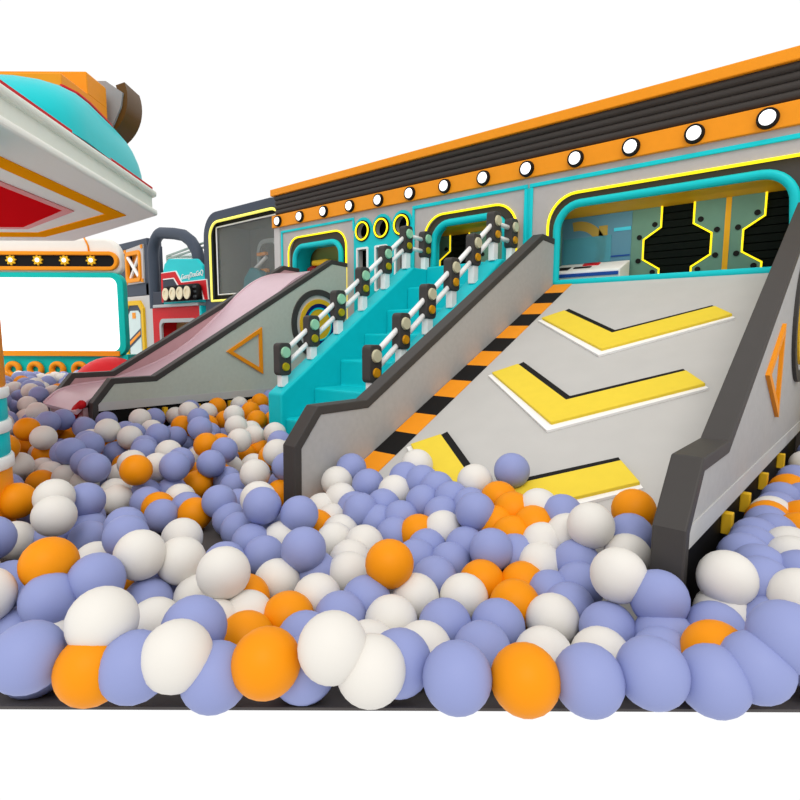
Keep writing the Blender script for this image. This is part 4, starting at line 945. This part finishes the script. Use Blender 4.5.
(0.289,3.557,-0.915,'L'),(-7.839,3.679,-0.915,'O'),(-7.687,3.670,-0.915,'L'),(-7.372,3.701,-0.915,'O'),(-7.190,3.708,-0.915,'W'),
(-7.000,3.690,-0.915,'L'),(-6.665,3.712,-0.915,'L'),(-6.348,3.718,-0.915,'O'),(-6.154,3.697,-0.915,'L'),(-4.627,3.709,-0.915,'L'),
(-4.449,3.712,-0.915,'L'),(-4.289,3.736,-0.915,'L'),(-4.102,3.728,-0.915,'L'),(-0.305,3.710,-0.915,'W'),(-0.109,3.708,-0.915,'W'),
(0.196,3.687,-0.915,'L'),(-7.621,3.846,-0.915,'W'),(-7.466,3.880,-0.915,'O'),(-7.304,3.849,-0.915,'O'),(-7.083,3.823,-0.915,'W'),
(-6.932,3.861,-0.915,'L'),(-6.758,3.891,-0.915,'W'),(-6.589,3.867,-0.915,'L'),(-4.732,3.839,-0.915,'W'),(-4.537,3.843,-0.915,'L'),
(-4.358,3.873,-0.915,'L'),(-4.175,3.860,-0.915,'L'),(-0.188,3.847,-0.915,'L'),(-0.038,3.841,-0.915,'O'),(0.144,3.844,-0.915,'L'),
(-7.182,4.054,-0.915,'L'),(-6.512,4.016,-0.915,'O'),(-6.338,3.995,-0.915,'L'),(-6.143,4.008,-0.915,'L'),(-4.616,3.989,-0.915,'L'),
(-4.256,4.001,-0.915,'W'),(-0.129,4.000,-0.915,'L'),(0.044,4.032,-0.915,'O'),(0.212,3.998,-0.915,'L'),(-6.946,4.140,-0.915,'L'),
(-6.768,4.187,-0.915,'O'),(-6.406,4.157,-0.915,'L'),(-4.875,4.139,-0.915,'L'),(-4.693,4.141,-0.915,'W'),(-4.509,4.152,-0.915,'W'),
(-0.225,4.124,-0.915,'L'),(0.295,4.172,-0.915,'L'),(-7.174,4.313,-0.915,'O'),(-6.523,4.330,-0.915,'O'),(-6.159,4.280,-0.915,'W'),
(-4.718,4.305,-0.915,'W'),(-4.434,4.328,-0.915,'L'),(-4.266,4.307,-0.915,'O'),(-4.113,4.304,-0.915,'W'),(-0.313,4.284,-0.915,'W'),
(-0.151,4.312,-0.915,'W'),(0.051,4.259,-0.915,'W'),(-6.949,4.440,-0.915,'W'),(-6.731,4.428,-0.915,'W'),(-6.414,4.457,-0.915,'O'),
(-6.244,4.422,-0.915,'L'),(-4.872,4.446,-0.915,'L'),(-4.553,4.465,-0.915,'L'),(-4.349,4.453,-0.915,'L'),(-4.027,4.460,-0.915,'O'),
(-0.209,4.463,-0.915,'L'),(0.132,4.426,-0.915,'L'),(-6.689,4.574,-0.915,'O'),(-6.503,4.625,-0.915,'L'),(-6.156,4.602,-0.915,'L'),
(-4.798,4.588,-0.915,'W'),(-4.443,4.588,-0.915,'W'),(-4.272,4.596,-0.915,'L'),(-4.093,4.599,-0.915,'W'),(-0.289,4.596,-0.915,'L'),
(-0.129,4.615,-0.915,'L'),(0.051,4.596,-0.915,'L'),(-2.456,0.252,-0.761,'W'),(-2.281,0.180,-0.775,'W'),(-2.118,0.192,-0.777,'L'),
(-2.693,0.380,-0.776,'O'),(-2.369,0.373,-0.702,'L'),(-2.203,0.324,-0.748,'L'),(-3.808,0.503,-0.787,'L'),(-3.592,0.482,-0.760,'L'),
(-4.378,0.605,-0.794,'L'),(-4.224,0.639,-0.763,'L'),(-4.037,0.628,-0.764,'W'),(-3.893,0.616,-0.695,'W'),(-3.728,0.640,-0.772,'W'),
(-3.568,0.639,-0.786,'L'),(-5.300,0.799,-0.786,'L'),(-5.126,0.776,-0.831,'L'),(-4.925,0.776,-0.767,'L'),(-4.640,0.782,-0.760,'L'),
(-4.453,0.800,-0.785,'O'),(-4.311,0.783,-0.715,'L'),(-4.132,0.802,-0.803,'O'),(-3.808,0.784,-0.792,'W'),(-3.641,0.777,-0.751,'L'),
(-5.763,0.905,-0.786,'W'),(-5.552,0.964,-0.803,'L'),(-5.367,0.911,-0.693,'W'),(-5.203,0.898,-0.705,'W'),(-4.883,0.943,-0.782,'O'),
(-4.700,0.944,-0.800,'L'),(-6.504,1.076,-0.844,'L'),(-6.333,1.092,-0.767,'L'),(-6.142,1.086,-0.775,'L'),(-5.994,1.074,-0.716,'L'),
(-5.803,1.106,-0.802,'L'),(-5.623,1.088,-0.731,'O'),(-5.471,1.078,-0.682,'W'),(-4.960,1.100,-0.770,'L'),(-4.801,1.087,-0.793,'W'),
(-7.202,1.232,-0.775,'O'),(-6.921,1.205,-0.758,'L'),(-6.715,1.224,-0.764,'O'),(-6.080,1.215,-0.704,'W'),(-5.902,1.225,-0.759,'L'),
(-7.992,1.408,-0.772,'L'),(-7.831,1.365,-0.854,'L'),(-7.636,1.358,-0.791,'L'),(-7.489,1.350,-0.726,'L'),(-7.331,1.336,-0.765,'L'),
(-6.981,1.386,-0.765,'W'),(-6.828,1.343,-0.760,'L'),(-6.475,1.328,-0.795,'O'),(-6.308,1.384,-0.773,'L'),(-6.149,1.386,-0.769,'W'),
(-5.963,1.365,-0.710,'W'),(-5.802,1.363,-0.828,'W'),(-5.643,1.346,-0.755,'L'),(-5.329,1.367,-0.843,'L'),(-5.125,1.382,-0.806,'L'),
(-4.969,1.335,-0.741,'L'),(-8.404,1.532,-0.764,'L'),(-7.904,1.530,-0.719,'L'),(-7.741,1.482,-0.792,'W'),(-7.389,1.521,-0.785,'L'),
(-6.721,1.532,-0.763,'W'),(-6.565,1.546,-0.732,'L'),(-6.396,1.506,-0.719,'W'),(-5.896,1.555,-0.784,'W'),(-5.709,1.548,-0.800,'L'),
(-5.223,1.511,-0.760,'L'),(-5.053,1.522,-0.761,'O'),(-8.993,1.649,-0.785,'O'),(-8.824,1.689,-0.777,'O'),(-8.644,1.702,-0.792,'L'),
(-8.322,1.664,-0.722,'W'),(-8.164,1.657,-0.757,'L'),(-7.821,1.676,-0.783,'L'),(-7.657,1.660,-0.760,'L'),(-7.456,1.672,-0.778,'L'),
(-7.307,1.645,-0.726,'O'),(-7.129,1.659,-0.786,'W'),(-6.978,1.659,-0.734,'L'),(-6.120,1.669,-0.776,'L'),(-4.809,1.661,-0.757,'L'),
(-3.805,1.690,-0.787,'L'),(-8.925,1.815,-0.780,'L'),(-8.085,1.810,-0.806,'L'),(-7.903,1.793,-0.711,'L'),(-7.556,1.784,-0.721,'O'),
(-7.238,1.810,-0.829,'L'),(-6.558,1.822,-0.776,'W'),(-6.402,1.802,-0.745,'L'),(-4.394,1.814,-0.766,'L'),(-4.223,1.804,-0.761,'L'),
(-8.823,1.945,-0.778,'W'),(-8.506,1.953,-0.772,'L'),(-8.305,1.925,-0.774,'L'),(-8.159,1.954,-0.715,'O'),(-7.808,1.983,-0.799,'W'),
(-7.666,1.947,-0.734,'O'),(-7.473,1.957,-0.790,'L'),(-7.334,1.946,-0.712,'O'),(-7.173,1.955,-0.757,'L'),(-6.994,1.973,-0.771,'L'),
(-6.832,1.946,-0.823,'O'),(-6.696,1.947,-0.739,'W'),(-6.494,1.973,-0.762,'L'),(-6.309,1.966,-0.828,'W'),(-4.283,1.967,-0.761,'W'),
(-8.930,2.095,-0.772,'L'),(-8.774,2.095,-0.737,'L'),(-8.597,2.083,-0.822,'W'),(-8.410,2.113,-0.788,'L'),(-8.220,2.122,-0.777,'L'),
(-8.056,2.101,-0.814,'L'),(-7.898,2.132,-0.775,'L'),(-7.546,2.109,-0.799,'L'),(-7.243,2.135,-0.786,'W'),(-7.066,2.117,-0.787,'W'),
(-6.918,2.090,-0.694,'W'),(-4.737,2.083,-0.760,'O'),(-3.692,2.100,-0.796,'L'),(-3.528,2.100,-0.796,'O'),(-2.892,2.082,-0.785,'O'),
(-8.988,2.239,-0.732,'L'),(-8.660,2.229,-0.786,'O'),(-8.499,2.255,-0.772,'W'),(-8.312,2.240,-0.722,'W'),(-8.148,2.237,-0.693,'L'),
(-7.658,2.272,-0.793,'L'),(-7.466,2.260,-0.787,'W'),(-7.329,2.253,-0.705,'W'),(-7.002,2.242,-0.711,'W'),(-6.833,2.230,-0.755,'W'),
(-6.634,2.251,-0.768,'L'),(-6.472,2.254,-0.802,'L'),(-4.793,2.232,-0.756,'O'),(-4.433,2.215,-0.847,'L'),(-3.966,2.276,-0.786,'L'),
(-2.951,2.238,-0.792,'W'),(0.081,2.210,-0.806,'W'),(0.235,2.259,-0.825,'W'),(-8.948,2.392,-0.826,'O'),(-8.751,2.422,-0.777,'O'),
(-8.588,2.381,-0.732,'W'),(-8.050,2.388,-0.793,'L'),(-7.905,2.404,-0.727,'L'),(-7.568,2.375,-0.710,'W'),(-7.231,2.401,-0.815,'W'),
(-6.904,2.387,-0.832,'W'),(-6.572,2.414,-0.788,'W'),(-6.397,2.404,-0.763,'W'),(-4.558,2.382,-0.836,'L'),(-4.390,2.401,-0.758,'L'),
(-4.221,2.407,-0.766,'O'),(-2.694,2.406,-0.780,'W'),(0.006,2.399,-0.762,'L'),(0.166,2.400,-0.768,'O'),(0.331,2.363,-0.749,'W'),
(-9.005,2.535,-0.780,'L'),(-8.827,2.529,-0.685,'W'),(-8.643,2.540,-0.765,'O'),(-8.333,2.560,-0.774,'O'),(-8.154,2.579,-0.767,'W'),
(-7.824,2.542,-0.768,'L'),(-7.668,2.538,-0.732,'L'),(-7.485,2.516,-0.789,'W'),(-7.351,2.539,-0.704,'W'),(-7.133,2.545,-0.763,'L'),
(-6.976,2.516,-0.771,'L'),(-6.521,2.523,-0.683,'O'),(-4.639,2.526,-0.829,'W'),(-3.100,2.511,-0.759,'W'),(-8.923,2.706,-0.781,'W'),
(-8.265,2.687,-0.705,'L'),(-7.910,2.688,-0.765,'O'),(-7.563,2.690,-0.793,'W'),(-7.233,2.675,-0.763,'L'),(-6.891,2.702,-0.761,'O'),
(-6.743,2.668,-0.711,'L'),(-6.584,2.676,-0.757,'O'),(-6.394,2.681,-0.834,'L'),(-4.213,2.662,-0.758,'W'),(-0.004,2.658,-0.760,'L'),
(0.310,2.648,-0.756,'W'),(-8.800,2.817,-0.766,'L'),(-8.478,2.804,-0.762,'W'),(-8.336,2.856,-0.709,'W'),(-8.172,2.837,-0.764,'W'),
(-8.017,2.814,-0.730,'W'),(-7.806,2.840,-0.771,'W'),(-7.320,2.837,-0.798,'O'),(-7.154,2.808,-0.723,'W'),(-6.639,2.823,-0.727,'W'),
(-6.482,2.780,-0.689,'L'),(-6.307,2.841,-0.764,'W'),(-4.474,2.828,-0.762,'L'),(-4.281,2.827,-0.854,'W'),(0.064,2.848,-0.767,'L'),
(0.244,2.843,-0.763,'L'),(-8.611,2.968,-0.758,'L'),(-8.243,2.992,-0.789,'L'),(-8.087,2.952,-0.690,'L'),(-7.563,2.964,-0.761,'L'),
(-7.393,2.965,-0.735,'L'),(-6.889,2.954,-0.766,'O'),(-6.539,2.993,-0.827,'W'),(-4.729,3.009,-0.788,'L'),(-4.543,2.983,-0.757,'L'),
(-0.024,2.970,-0.713,'L'),(0.157,2.960,-0.697,'O'),(-8.547,3.151,-0.860,'L'),(-8.353,3.109,-0.762,'W'),(-7.976,3.120,-0.774,'W'),
(-7.673,3.124,-0.769,'W'),(-7.474,3.127,-0.767,'W'),(-7.310,3.109,-0.763,'W'),(-7.149,3.112,-0.818,'L'),(-6.992,3.113,-0.786,'W'),
(-6.821,3.096,-0.737,'L'),(-6.640,3.124,-0.760,'O'),(-6.323,3.103,-0.756,'W'),(-4.834,3.107,-0.716,'W'),(-4.454,3.126,-0.767,'L'),
(-4.269,3.111,-0.815,'W'),(0.077,3.117,-0.762,'W'),(0.255,3.103,-0.764,'O'),(-8.406,3.259,-0.844,'L'),(-8.219,3.249,-0.820,'L'),
(-8.045,3.240,-0.693,'W'),(-7.766,3.243,-0.716,'L'),(-7.577,3.257,-0.762,'W'),(-7.250,3.277,-0.769,'L'),(-7.056,3.252,-0.738,'O'),
(-6.413,3.248,-0.755,'O'),(-6.219,3.260,-0.765,'L'),(-0.027,3.236,-0.764,'W'),(0.156,3.280,-0.756,'O'),(0.325,3.253,-0.859,'L'),
(-7.961,3.417,-0.774,'W'),(-7.483,3.432,-0.765,'L'),(-7.169,3.422,-0.765,'L'),(-6.940,3.411,-0.779,'L'),(-6.640,3.419,-0.755,'W'),
(-6.319,3.432,-0.855,'W'),(-6.141,3.440,-0.847,'W'),(-4.650,3.398,-0.758,'W'),(-4.497,3.391,-0.713,'W'),(-4.311,3.410,-0.833,'W'),
(-4.116,3.414,-0.850,'L'),(-0.109,3.417,-0.761,'W'),(-8.063,3.544,-0.797,'W'),(-7.895,3.550,-0.713,'L'),(-7.247,3.562,-0.822,'L'),
(-7.056,3.551,-0.767,'L'),(-6.876,3.557,-0.771,'W'),(-6.727,3.545,-0.706,'L'),(-6.555,3.571,-0.824,'L'),(-6.411,3.542,-0.757,'O'),
(-6.241,3.561,-0.756,'L'),(-4.360,3.531,-0.741,'L'),(-0.007,3.524,-0.702,'W'),(0.152,3.574,-0.765,'L'),(0.352,3.542,-0.769,'O'),
(-7.654,3.700,-0.761,'W'),(-7.319,3.721,-0.766,'W'),(-7.004,3.686,-0.697,'L'),(-6.814,3.698,-0.727,'L'),(-6.658,3.728,-0.756,'L'),
(-6.453,3.702,-0.796,'L'),(-6.316,3.740,-0.722,'O'),(-4.793,3.691,-0.833,'W'),(-4.630,3.712,-0.755,'O'),(-4.295,3.702,-0.759,'W'),
(-0.120,3.682,-0.758,'L'),(-7.764,3.839,-0.844,'W'),(-7.568,3.845,-0.764,'L'),(-7.417,3.835,-0.712,'L'),(-7.228,3.830,-0.691,'W'),
(-6.890,3.836,-0.763,'L'),(-6.183,3.835,-0.838,'L'),(-4.875,3.802,-0.752,'L'),(-4.494,3.837,-0.761,'L'),(-4.193,3.835,-0.758,'L'),
(-0.145,3.858,-0.761,'L'),(0.160,3.831,-0.756,'L'),(-7.290,4.009,-0.806,'L'),(-7.143,3.985,-0.749,'L'),(-6.981,4.015,-0.822,'O'),
(-6.778,4.022,-0.826,'L'),(-6.508,3.956,-0.767,'W'),(-6.344,3.983,-0.756,'L'),(-6.126,3.960,-0.756,'L'),(-4.638,3.996,-0.757,'L'),
(-4.314,3.975,-0.768,'O'),(0.243,3.967,-0.761,'W'),(-6.870,4.138,-0.766,'W'),(-6.582,4.115,-0.810,'O'),(-6.400,4.136,-0.757,'W'),
(-6.223,4.116,-0.828,'L'),(-4.873,4.107,-0.758,'L'),(-4.560,4.154,-0.763,'W'),(-4.361,4.124,-0.734,'O'),(-0.168,4.095,-0.769,'O'),
(-0.002,4.116,-0.787,'W'),(0.143,4.112,-0.720,'L'),(0.306,4.123,-0.763,'L'),(-7.139,4.279,-0.763,'L'),(-6.972,4.284,-0.850,'O'),
(-6.646,4.288,-0.822,'W'),(-6.309,4.302,-0.831,'W'),(-6.141,4.257,-0.758,'W'),(-4.817,4.287,-0.790,'W'),(-4.278,4.299,-0.756,'W'),
(-0.100,4.274,-0.768,'W'),(0.047,4.298,-0.710,'W'),(0.235,4.279,-0.812,'L'),(-6.938,4.443,-0.755,'L'),(-6.735,4.414,-0.756,'W'),
(-6.550,4.413,-0.781,'W'),(-6.415,4.432,-0.697,'O'),(-6.227,4.417,-0.754,'L'),(-4.873,4.406,-0.700,'W'),(-4.700,4.430,-0.818,'L'),
(-4.553,4.426,-0.756,'W'),(-4.347,4.434,-0.706,'L'),(-4.031,4.424,-0.759,'L'),(0.160,4.427,-0.757,'L'),(-6.816,4.561,-0.818,'L'),
(-6.660,4.556,-0.759,'L'),(-4.788,4.549,-0.755,'W'),(-4.629,4.566,-0.772,'W'),(-4.140,4.571,-0.764,'O'),(-0.256,4.569,-0.761,'L'),
(-0.055,4.551,-0.788,'O'),(-5.069,0.777,-0.682,'W'),(-2.996,0.898,-0.813,'W'),(-4.568,1.010,-0.740,'W'),(-4.306,1.004,-0.843,'L'),
(-6.471,1.150,-0.707,'O'),(-5.490,1.277,-0.756,'W'),(-7.150,1.376,-0.727,'L'),(-4.064,1.419,-0.750,'L'),(-7.542,1.545,-0.732,'L'),
(-4.281,1.523,-0.779,'W'),(-8.711,1.843,-0.725,'L'),(-7.741,1.805,-0.732,'W'),(-7.966,1.952,-0.791,'O'),(0.056,2.054,-0.773,'L'),
(-8.236,2.460,-0.696,'O'),(-6.767,2.451,-0.778,'L'),(-8.461,2.614,-0.694,'W'),(-6.352,2.576,-0.722,'L'),(-4.878,2.614,-0.710,'L'),
(-3.835,2.564,-0.791,'W'),(-8.686,2.705,-0.818,'L'),(-7.685,2.726,-0.695,'O'),(-7.052,2.965,-0.770,'W'),(-8.166,3.342,-0.701,'L'),
(0.372,3.353,-0.743,'L'),(-7.652,3.487,-0.822,'L'),(-6.676,3.874,-0.693,'O'),(-7.498,3.988,-0.801,'W'),(-7.277,4.159,-0.749,'O'),
(-4.656,4.275,-0.722,'O'),(-6.318,4.562,-0.842,'W'),(-6.396,4.659,-0.741,'W'),(0.077,4.653,-0.768,'O'),(-6.914,1.169,-0.602,'L'),
(-6.615,1.155,-0.637,'W'),(-6.295,1.175,-0.636,'L'),(-7.391,1.271,-0.628,'L'),(-7.162,1.268,-0.610,'W'),(-6.522,1.325,-0.642,'O'),
(-8.072,1.455,-0.641,'W'),(-7.918,1.439,-0.588,'O'),(-7.601,1.428,-0.642,'O'),(-7.087,1.463,-0.609,'O'),(-6.793,1.420,-0.625,'O'),
(-6.288,1.415,-0.617,'O'),(-8.664,1.563,-0.715,'L'),(-8.512,1.554,-0.648,'L'),(-8.339,1.551,-0.609,'L'),(-7.693,1.580,-0.626,'O'),
(-6.877,1.559,-0.661,'L'),(-6.699,1.550,-0.605,'W'),(-8.917,1.704,-0.648,'O'),(-8.770,1.732,-0.590,'L'),(-8.583,1.742,-0.649,'W'),
(-8.296,1.714,-0.572,'L'),(-8.086,1.743,-0.647,'O'),(-7.897,1.689,-0.590,'W'),(-7.428,1.716,-0.627,'O'),(-7.264,1.754,-0.617,'L'),
(-7.114,1.706,-0.634,'W'),(-6.425,1.754,-0.594,'W'),(-8.992,1.837,-0.598,'O'),(-8.833,1.880,-0.629,'L'),(-8.659,1.883,-0.580,'W'),
(-8.327,1.875,-0.624,'W'),(-8.159,1.859,-0.565,'O'),(-7.834,1.883,-0.598,'L'),(-6.844,1.867,-0.587,'L'),(-6.672,1.869,-0.601,'L'),
(-8.901,2.032,-0.628,'W'),(-8.743,2.031,-0.594,'L'),(-8.446,2.021,-0.640,'L'),(-7.612,1.994,-0.591,'O'),(-7.448,1.978,-0.605,'L'),
(-7.262,2.035,-0.600,'W'),(-7.094,1.995,-0.624,'L'),(-6.447,2.009,-0.613,'O'),(-6.285,1.985,-0.651,'O'),(-9.024,2.147,-0.606,'O'),
(-8.322,2.151,-0.590,'L'),(-8.010,2.135,-0.660,'L'),(-7.857,2.150,-0.616,'L'),(-7.468,2.157,-0.664,'W'),(-6.702,2.140,-0.674,'L'),
(-3.888,2.154,-0.718,'W'),(0.050,2.146,-0.642,'L'),(-8.912,2.309,-0.610,'W'),(-8.591,2.295,-0.597,'L'),(-8.401,2.293,-0.599,'L'),
(-7.588,2.256,-0.605,'L'),(-7.124,2.305,-0.628,'L'),(-6.422,2.280,-0.653,'W'),(0.014,2.315,-0.626,'L'),(-9.031,2.427,-0.665,'L'),
(-8.675,2.450,-0.616,'L'),(-8.484,2.449,-0.631,'W'),(-8.015,2.405,-0.611,'W'),(-7.330,2.425,-0.594,'W'),(-7.007,2.451,-0.628,'L'),
(-6.848,2.417,-0.644,'L'),(-6.687,2.450,-0.640,'W'),(0.249,2.450,-0.640,'O'),(-8.109,2.585,-0.614,'W'),(-7.943,2.558,-0.662,'L'),
(-7.746,2.557,-0.594,'L'),(-7.585,2.583,-0.603,'L'),(0.002,2.548,-0.644,'L'),(-9.017,2.724,-0.652,'O'),(-8.809,2.718,-0.640,'W'),
(-8.016,2.716,-0.603,'W'),(-7.841,2.700,-0.621,'L'),(-7.348,2.696,-0.653,'W'),(-7.193,2.714,-0.600,'W'),(-7.028,2.707,-0.679,'O'),
(-6.869,2.707,-0.603,'W'),(-6.380,2.724,-0.579,'W'),(0.102,2.690,-0.644,'L'),(0.398,2.742,-0.661,'L'),(-8.900,2.850,-0.646,'L'),
(-8.596,2.850,-0.652,'O'),(-7.577,2.883,-0.623,'W'),(-7.284,2.877,-0.648,'O'),(-6.941,2.864,-0.644,'W'),(-6.744,2.846,-0.609,'W'),
(-8.694,2.982,-0.622,'L'),(-8.492,3.022,-0.666,'W'),(-8.321,3.001,-0.644,'L'),(-7.813,3.001,-0.811,'W'),(-7.194,2.999,-0.596,'O'),
(-6.873,3.003,-0.603,'L'),(-6.552,3.000,-0.668,'L'),(-6.375,3.000,-0.644,'L'),(0.385,2.989,-0.799,'L'),(-8.408,3.133,-0.587,'L'),
(-7.923,3.153,-0.627,'W'),(-7.723,3.133,-0.608,'O'),(-7.433,3.164,-0.617,'L'),(-7.246,3.183,-0.637,'L'),(-6.920,3.154,-0.626,'W'),
(-6.425,3.149,-0.612,'W'),(0.148,3.137,-0.620,'W'),(-8.335,3.302,-0.707,'L'),(-7.696,3.293,-0.581,'L'),(-7.364,3.316,-0.665,'W'),
(-6.853,3.316,-0.684,'W'),(-6.699,3.238,-0.664,'L'),(-6.550,3.331,-0.657,'O'),(-6.361,3.306,-0.616,'L'),(-4.862,3.283,-0.756,'O'),
(-4.214,3.316,-0.747,'O'),(-7.916,3.415,-0.620,'W'),(-7.590,3.414,-0.648,'L'),(-7.268,3.437,-0.624,'L'),(-7.102,3.419,-0.620,'W'),
(-6.939,3.437,-0.621,'L'),(-6.758,3.445,-0.585,'W'),(-6.270,3.451,-0.644,'O'),(0.146,3.419,-0.677,'L'),(-7.989,3.574,-0.586,'W'),
(-7.672,3.595,-0.642,'O'),(-7.159,3.587,-0.650,'L'),(-6.846,3.593,-0.611,'L'),(-6.510,3.592,-0.642,'O'),(-6.350,3.587,-0.613,'L'),
(-4.540,3.589,-0.709,'O'),(-7.595,3.743,-0.619,'L'),(-6.625,3.755,-0.600,'W'),(0.016,3.748,-0.705,'W'),(0.165,3.691,-0.658,'O'),
(0.335,3.726,-0.846,'L'),(-7.016,3.858,-0.667,'W'),(-6.869,3.840,-0.604,'L'),(-4.715,3.870,-0.694,'L'),(-4.389,3.865,-0.643,'L'),
(-7.421,3.994,-0.661,'L'),(-7.258,3.997,-0.638,'L'),(-7.061,3.989,-0.587,'L'),(-6.739,3.988,-0.599,'L'),(-6.453,4.015,-0.629,'L'),
(-4.466,4.016,-0.681,'L'),(-4.128,4.009,-0.765,'L'),(-0.003,4.011,-0.666,'W'),(-7.179,4.134,-0.611,'W'),(-7.005,4.145,-0.680,'O'),
(-6.890,4.145,-0.568,'W'),(-6.550,4.163,-0.661,'W'),(-4.717,4.107,-0.673,'O'),(-0.250,4.142,-0.640,'L'),(-7.068,4.282,-0.619,'L'),
(-6.780,4.296,-0.658,'L'),(-6.453,4.292,-0.629,'W'),(-6.288,4.288,-0.673,'O'),(-4.457,4.267,-0.717,'W'),(0.186,4.319,-0.634,'W'),
(-6.991,4.439,-0.605,'L'),(-6.700,4.428,-0.600,'W'),(-6.226,4.456,-0.599,'W'),(-0.090,4.434,-0.685,'L'),(-6.792,4.604,-0.666,'W'),
(-4.465,4.563,-0.759,'L'),(-0.157,4.589,-0.637,'O'),(0.159,4.574,-0.656,'W'),]
ZONES = {'F': 'in the nearest row', 'S': 'in the second row from the front', 'R': 'in the lane right of the wide slide', 'B': 'at the foot of the wide chevron slide', 'C': 'between the pink slide and the turquoise stairs', 'D': 'at the far left before the white screen', 'P': 'before the mouth of the pink slide', 'M': 'in the middle left of the pit', 'N': 'in the middle before the wide slide'}
# ------------------------------------------------------------------ balls
def ball_mesh(name, m):
    me = bpy.data.meshes.new(name); bm = bmesh.new(); bmesh.ops.create_uvsphere(bm, u_segments=24, v_segments=14, radius=.085)
    bm.to_mesh(me); bm.free(); me.materials.append(m)
    for p in me.polygons: p.use_smooth = True
    return me
BM = dict(L=mat('lavender_plastic', (141, 150, 197), .5, .35), W=mat('white_ball_plastic', (221, 217, 210), .5, .35), O=mat('orange_ball_plastic', (234, 143, 6), .5, .35))
NM = dict(L='lavender', W='white', O='orange')
BME = {k: ball_mesh('pit_ball', m) for k, m in BM.items()}
import random
random.seed(3)
for (x, y, z, c, zn, tail) in BALLS:
    o = bpy.data.objects.new('pit_ball', BME[c]); col.objects.link(o); o.location = (x, y, z + H)
    o.rotation_euler = (random.random() * 6, random.random() * 6, random.random() * 6)
    o['label'] = (NM[c] + ' ball ' + ZONES[zn] + tail) if tail else 'one of the %s balls %s' % (NM[c], ZONES[zn])
    o['category'] = 'ball'; o['group'] = '%s balls %s' % (NM[c], ZONES[zn])
s = MB(); bm = bmesh.new(); bmesh.ops.create_uvsphere(bm, u_segments=20, v_segments=12, radius=.085)
bm.verts.index_update(); sv = [v.co.copy() for v in bm.verts]; sf = [tuple(v.index for v in f.verts) for f in bm.faces]; bm.free()
for (x, y, z, c) in REST:
    s.m = 'LWO'.index(c); s.add([(v.x + x, v.y + y, v.z + z) for v in sv], sf)
o = s.build('pit_balls', [BM['L'], BM['W'], BM['O']], smooth=True)
o['kind'] = 'stuff'; o['label'] = 'remaining lavender, white and orange balls filling the pit'; o['category'] = 'balls'
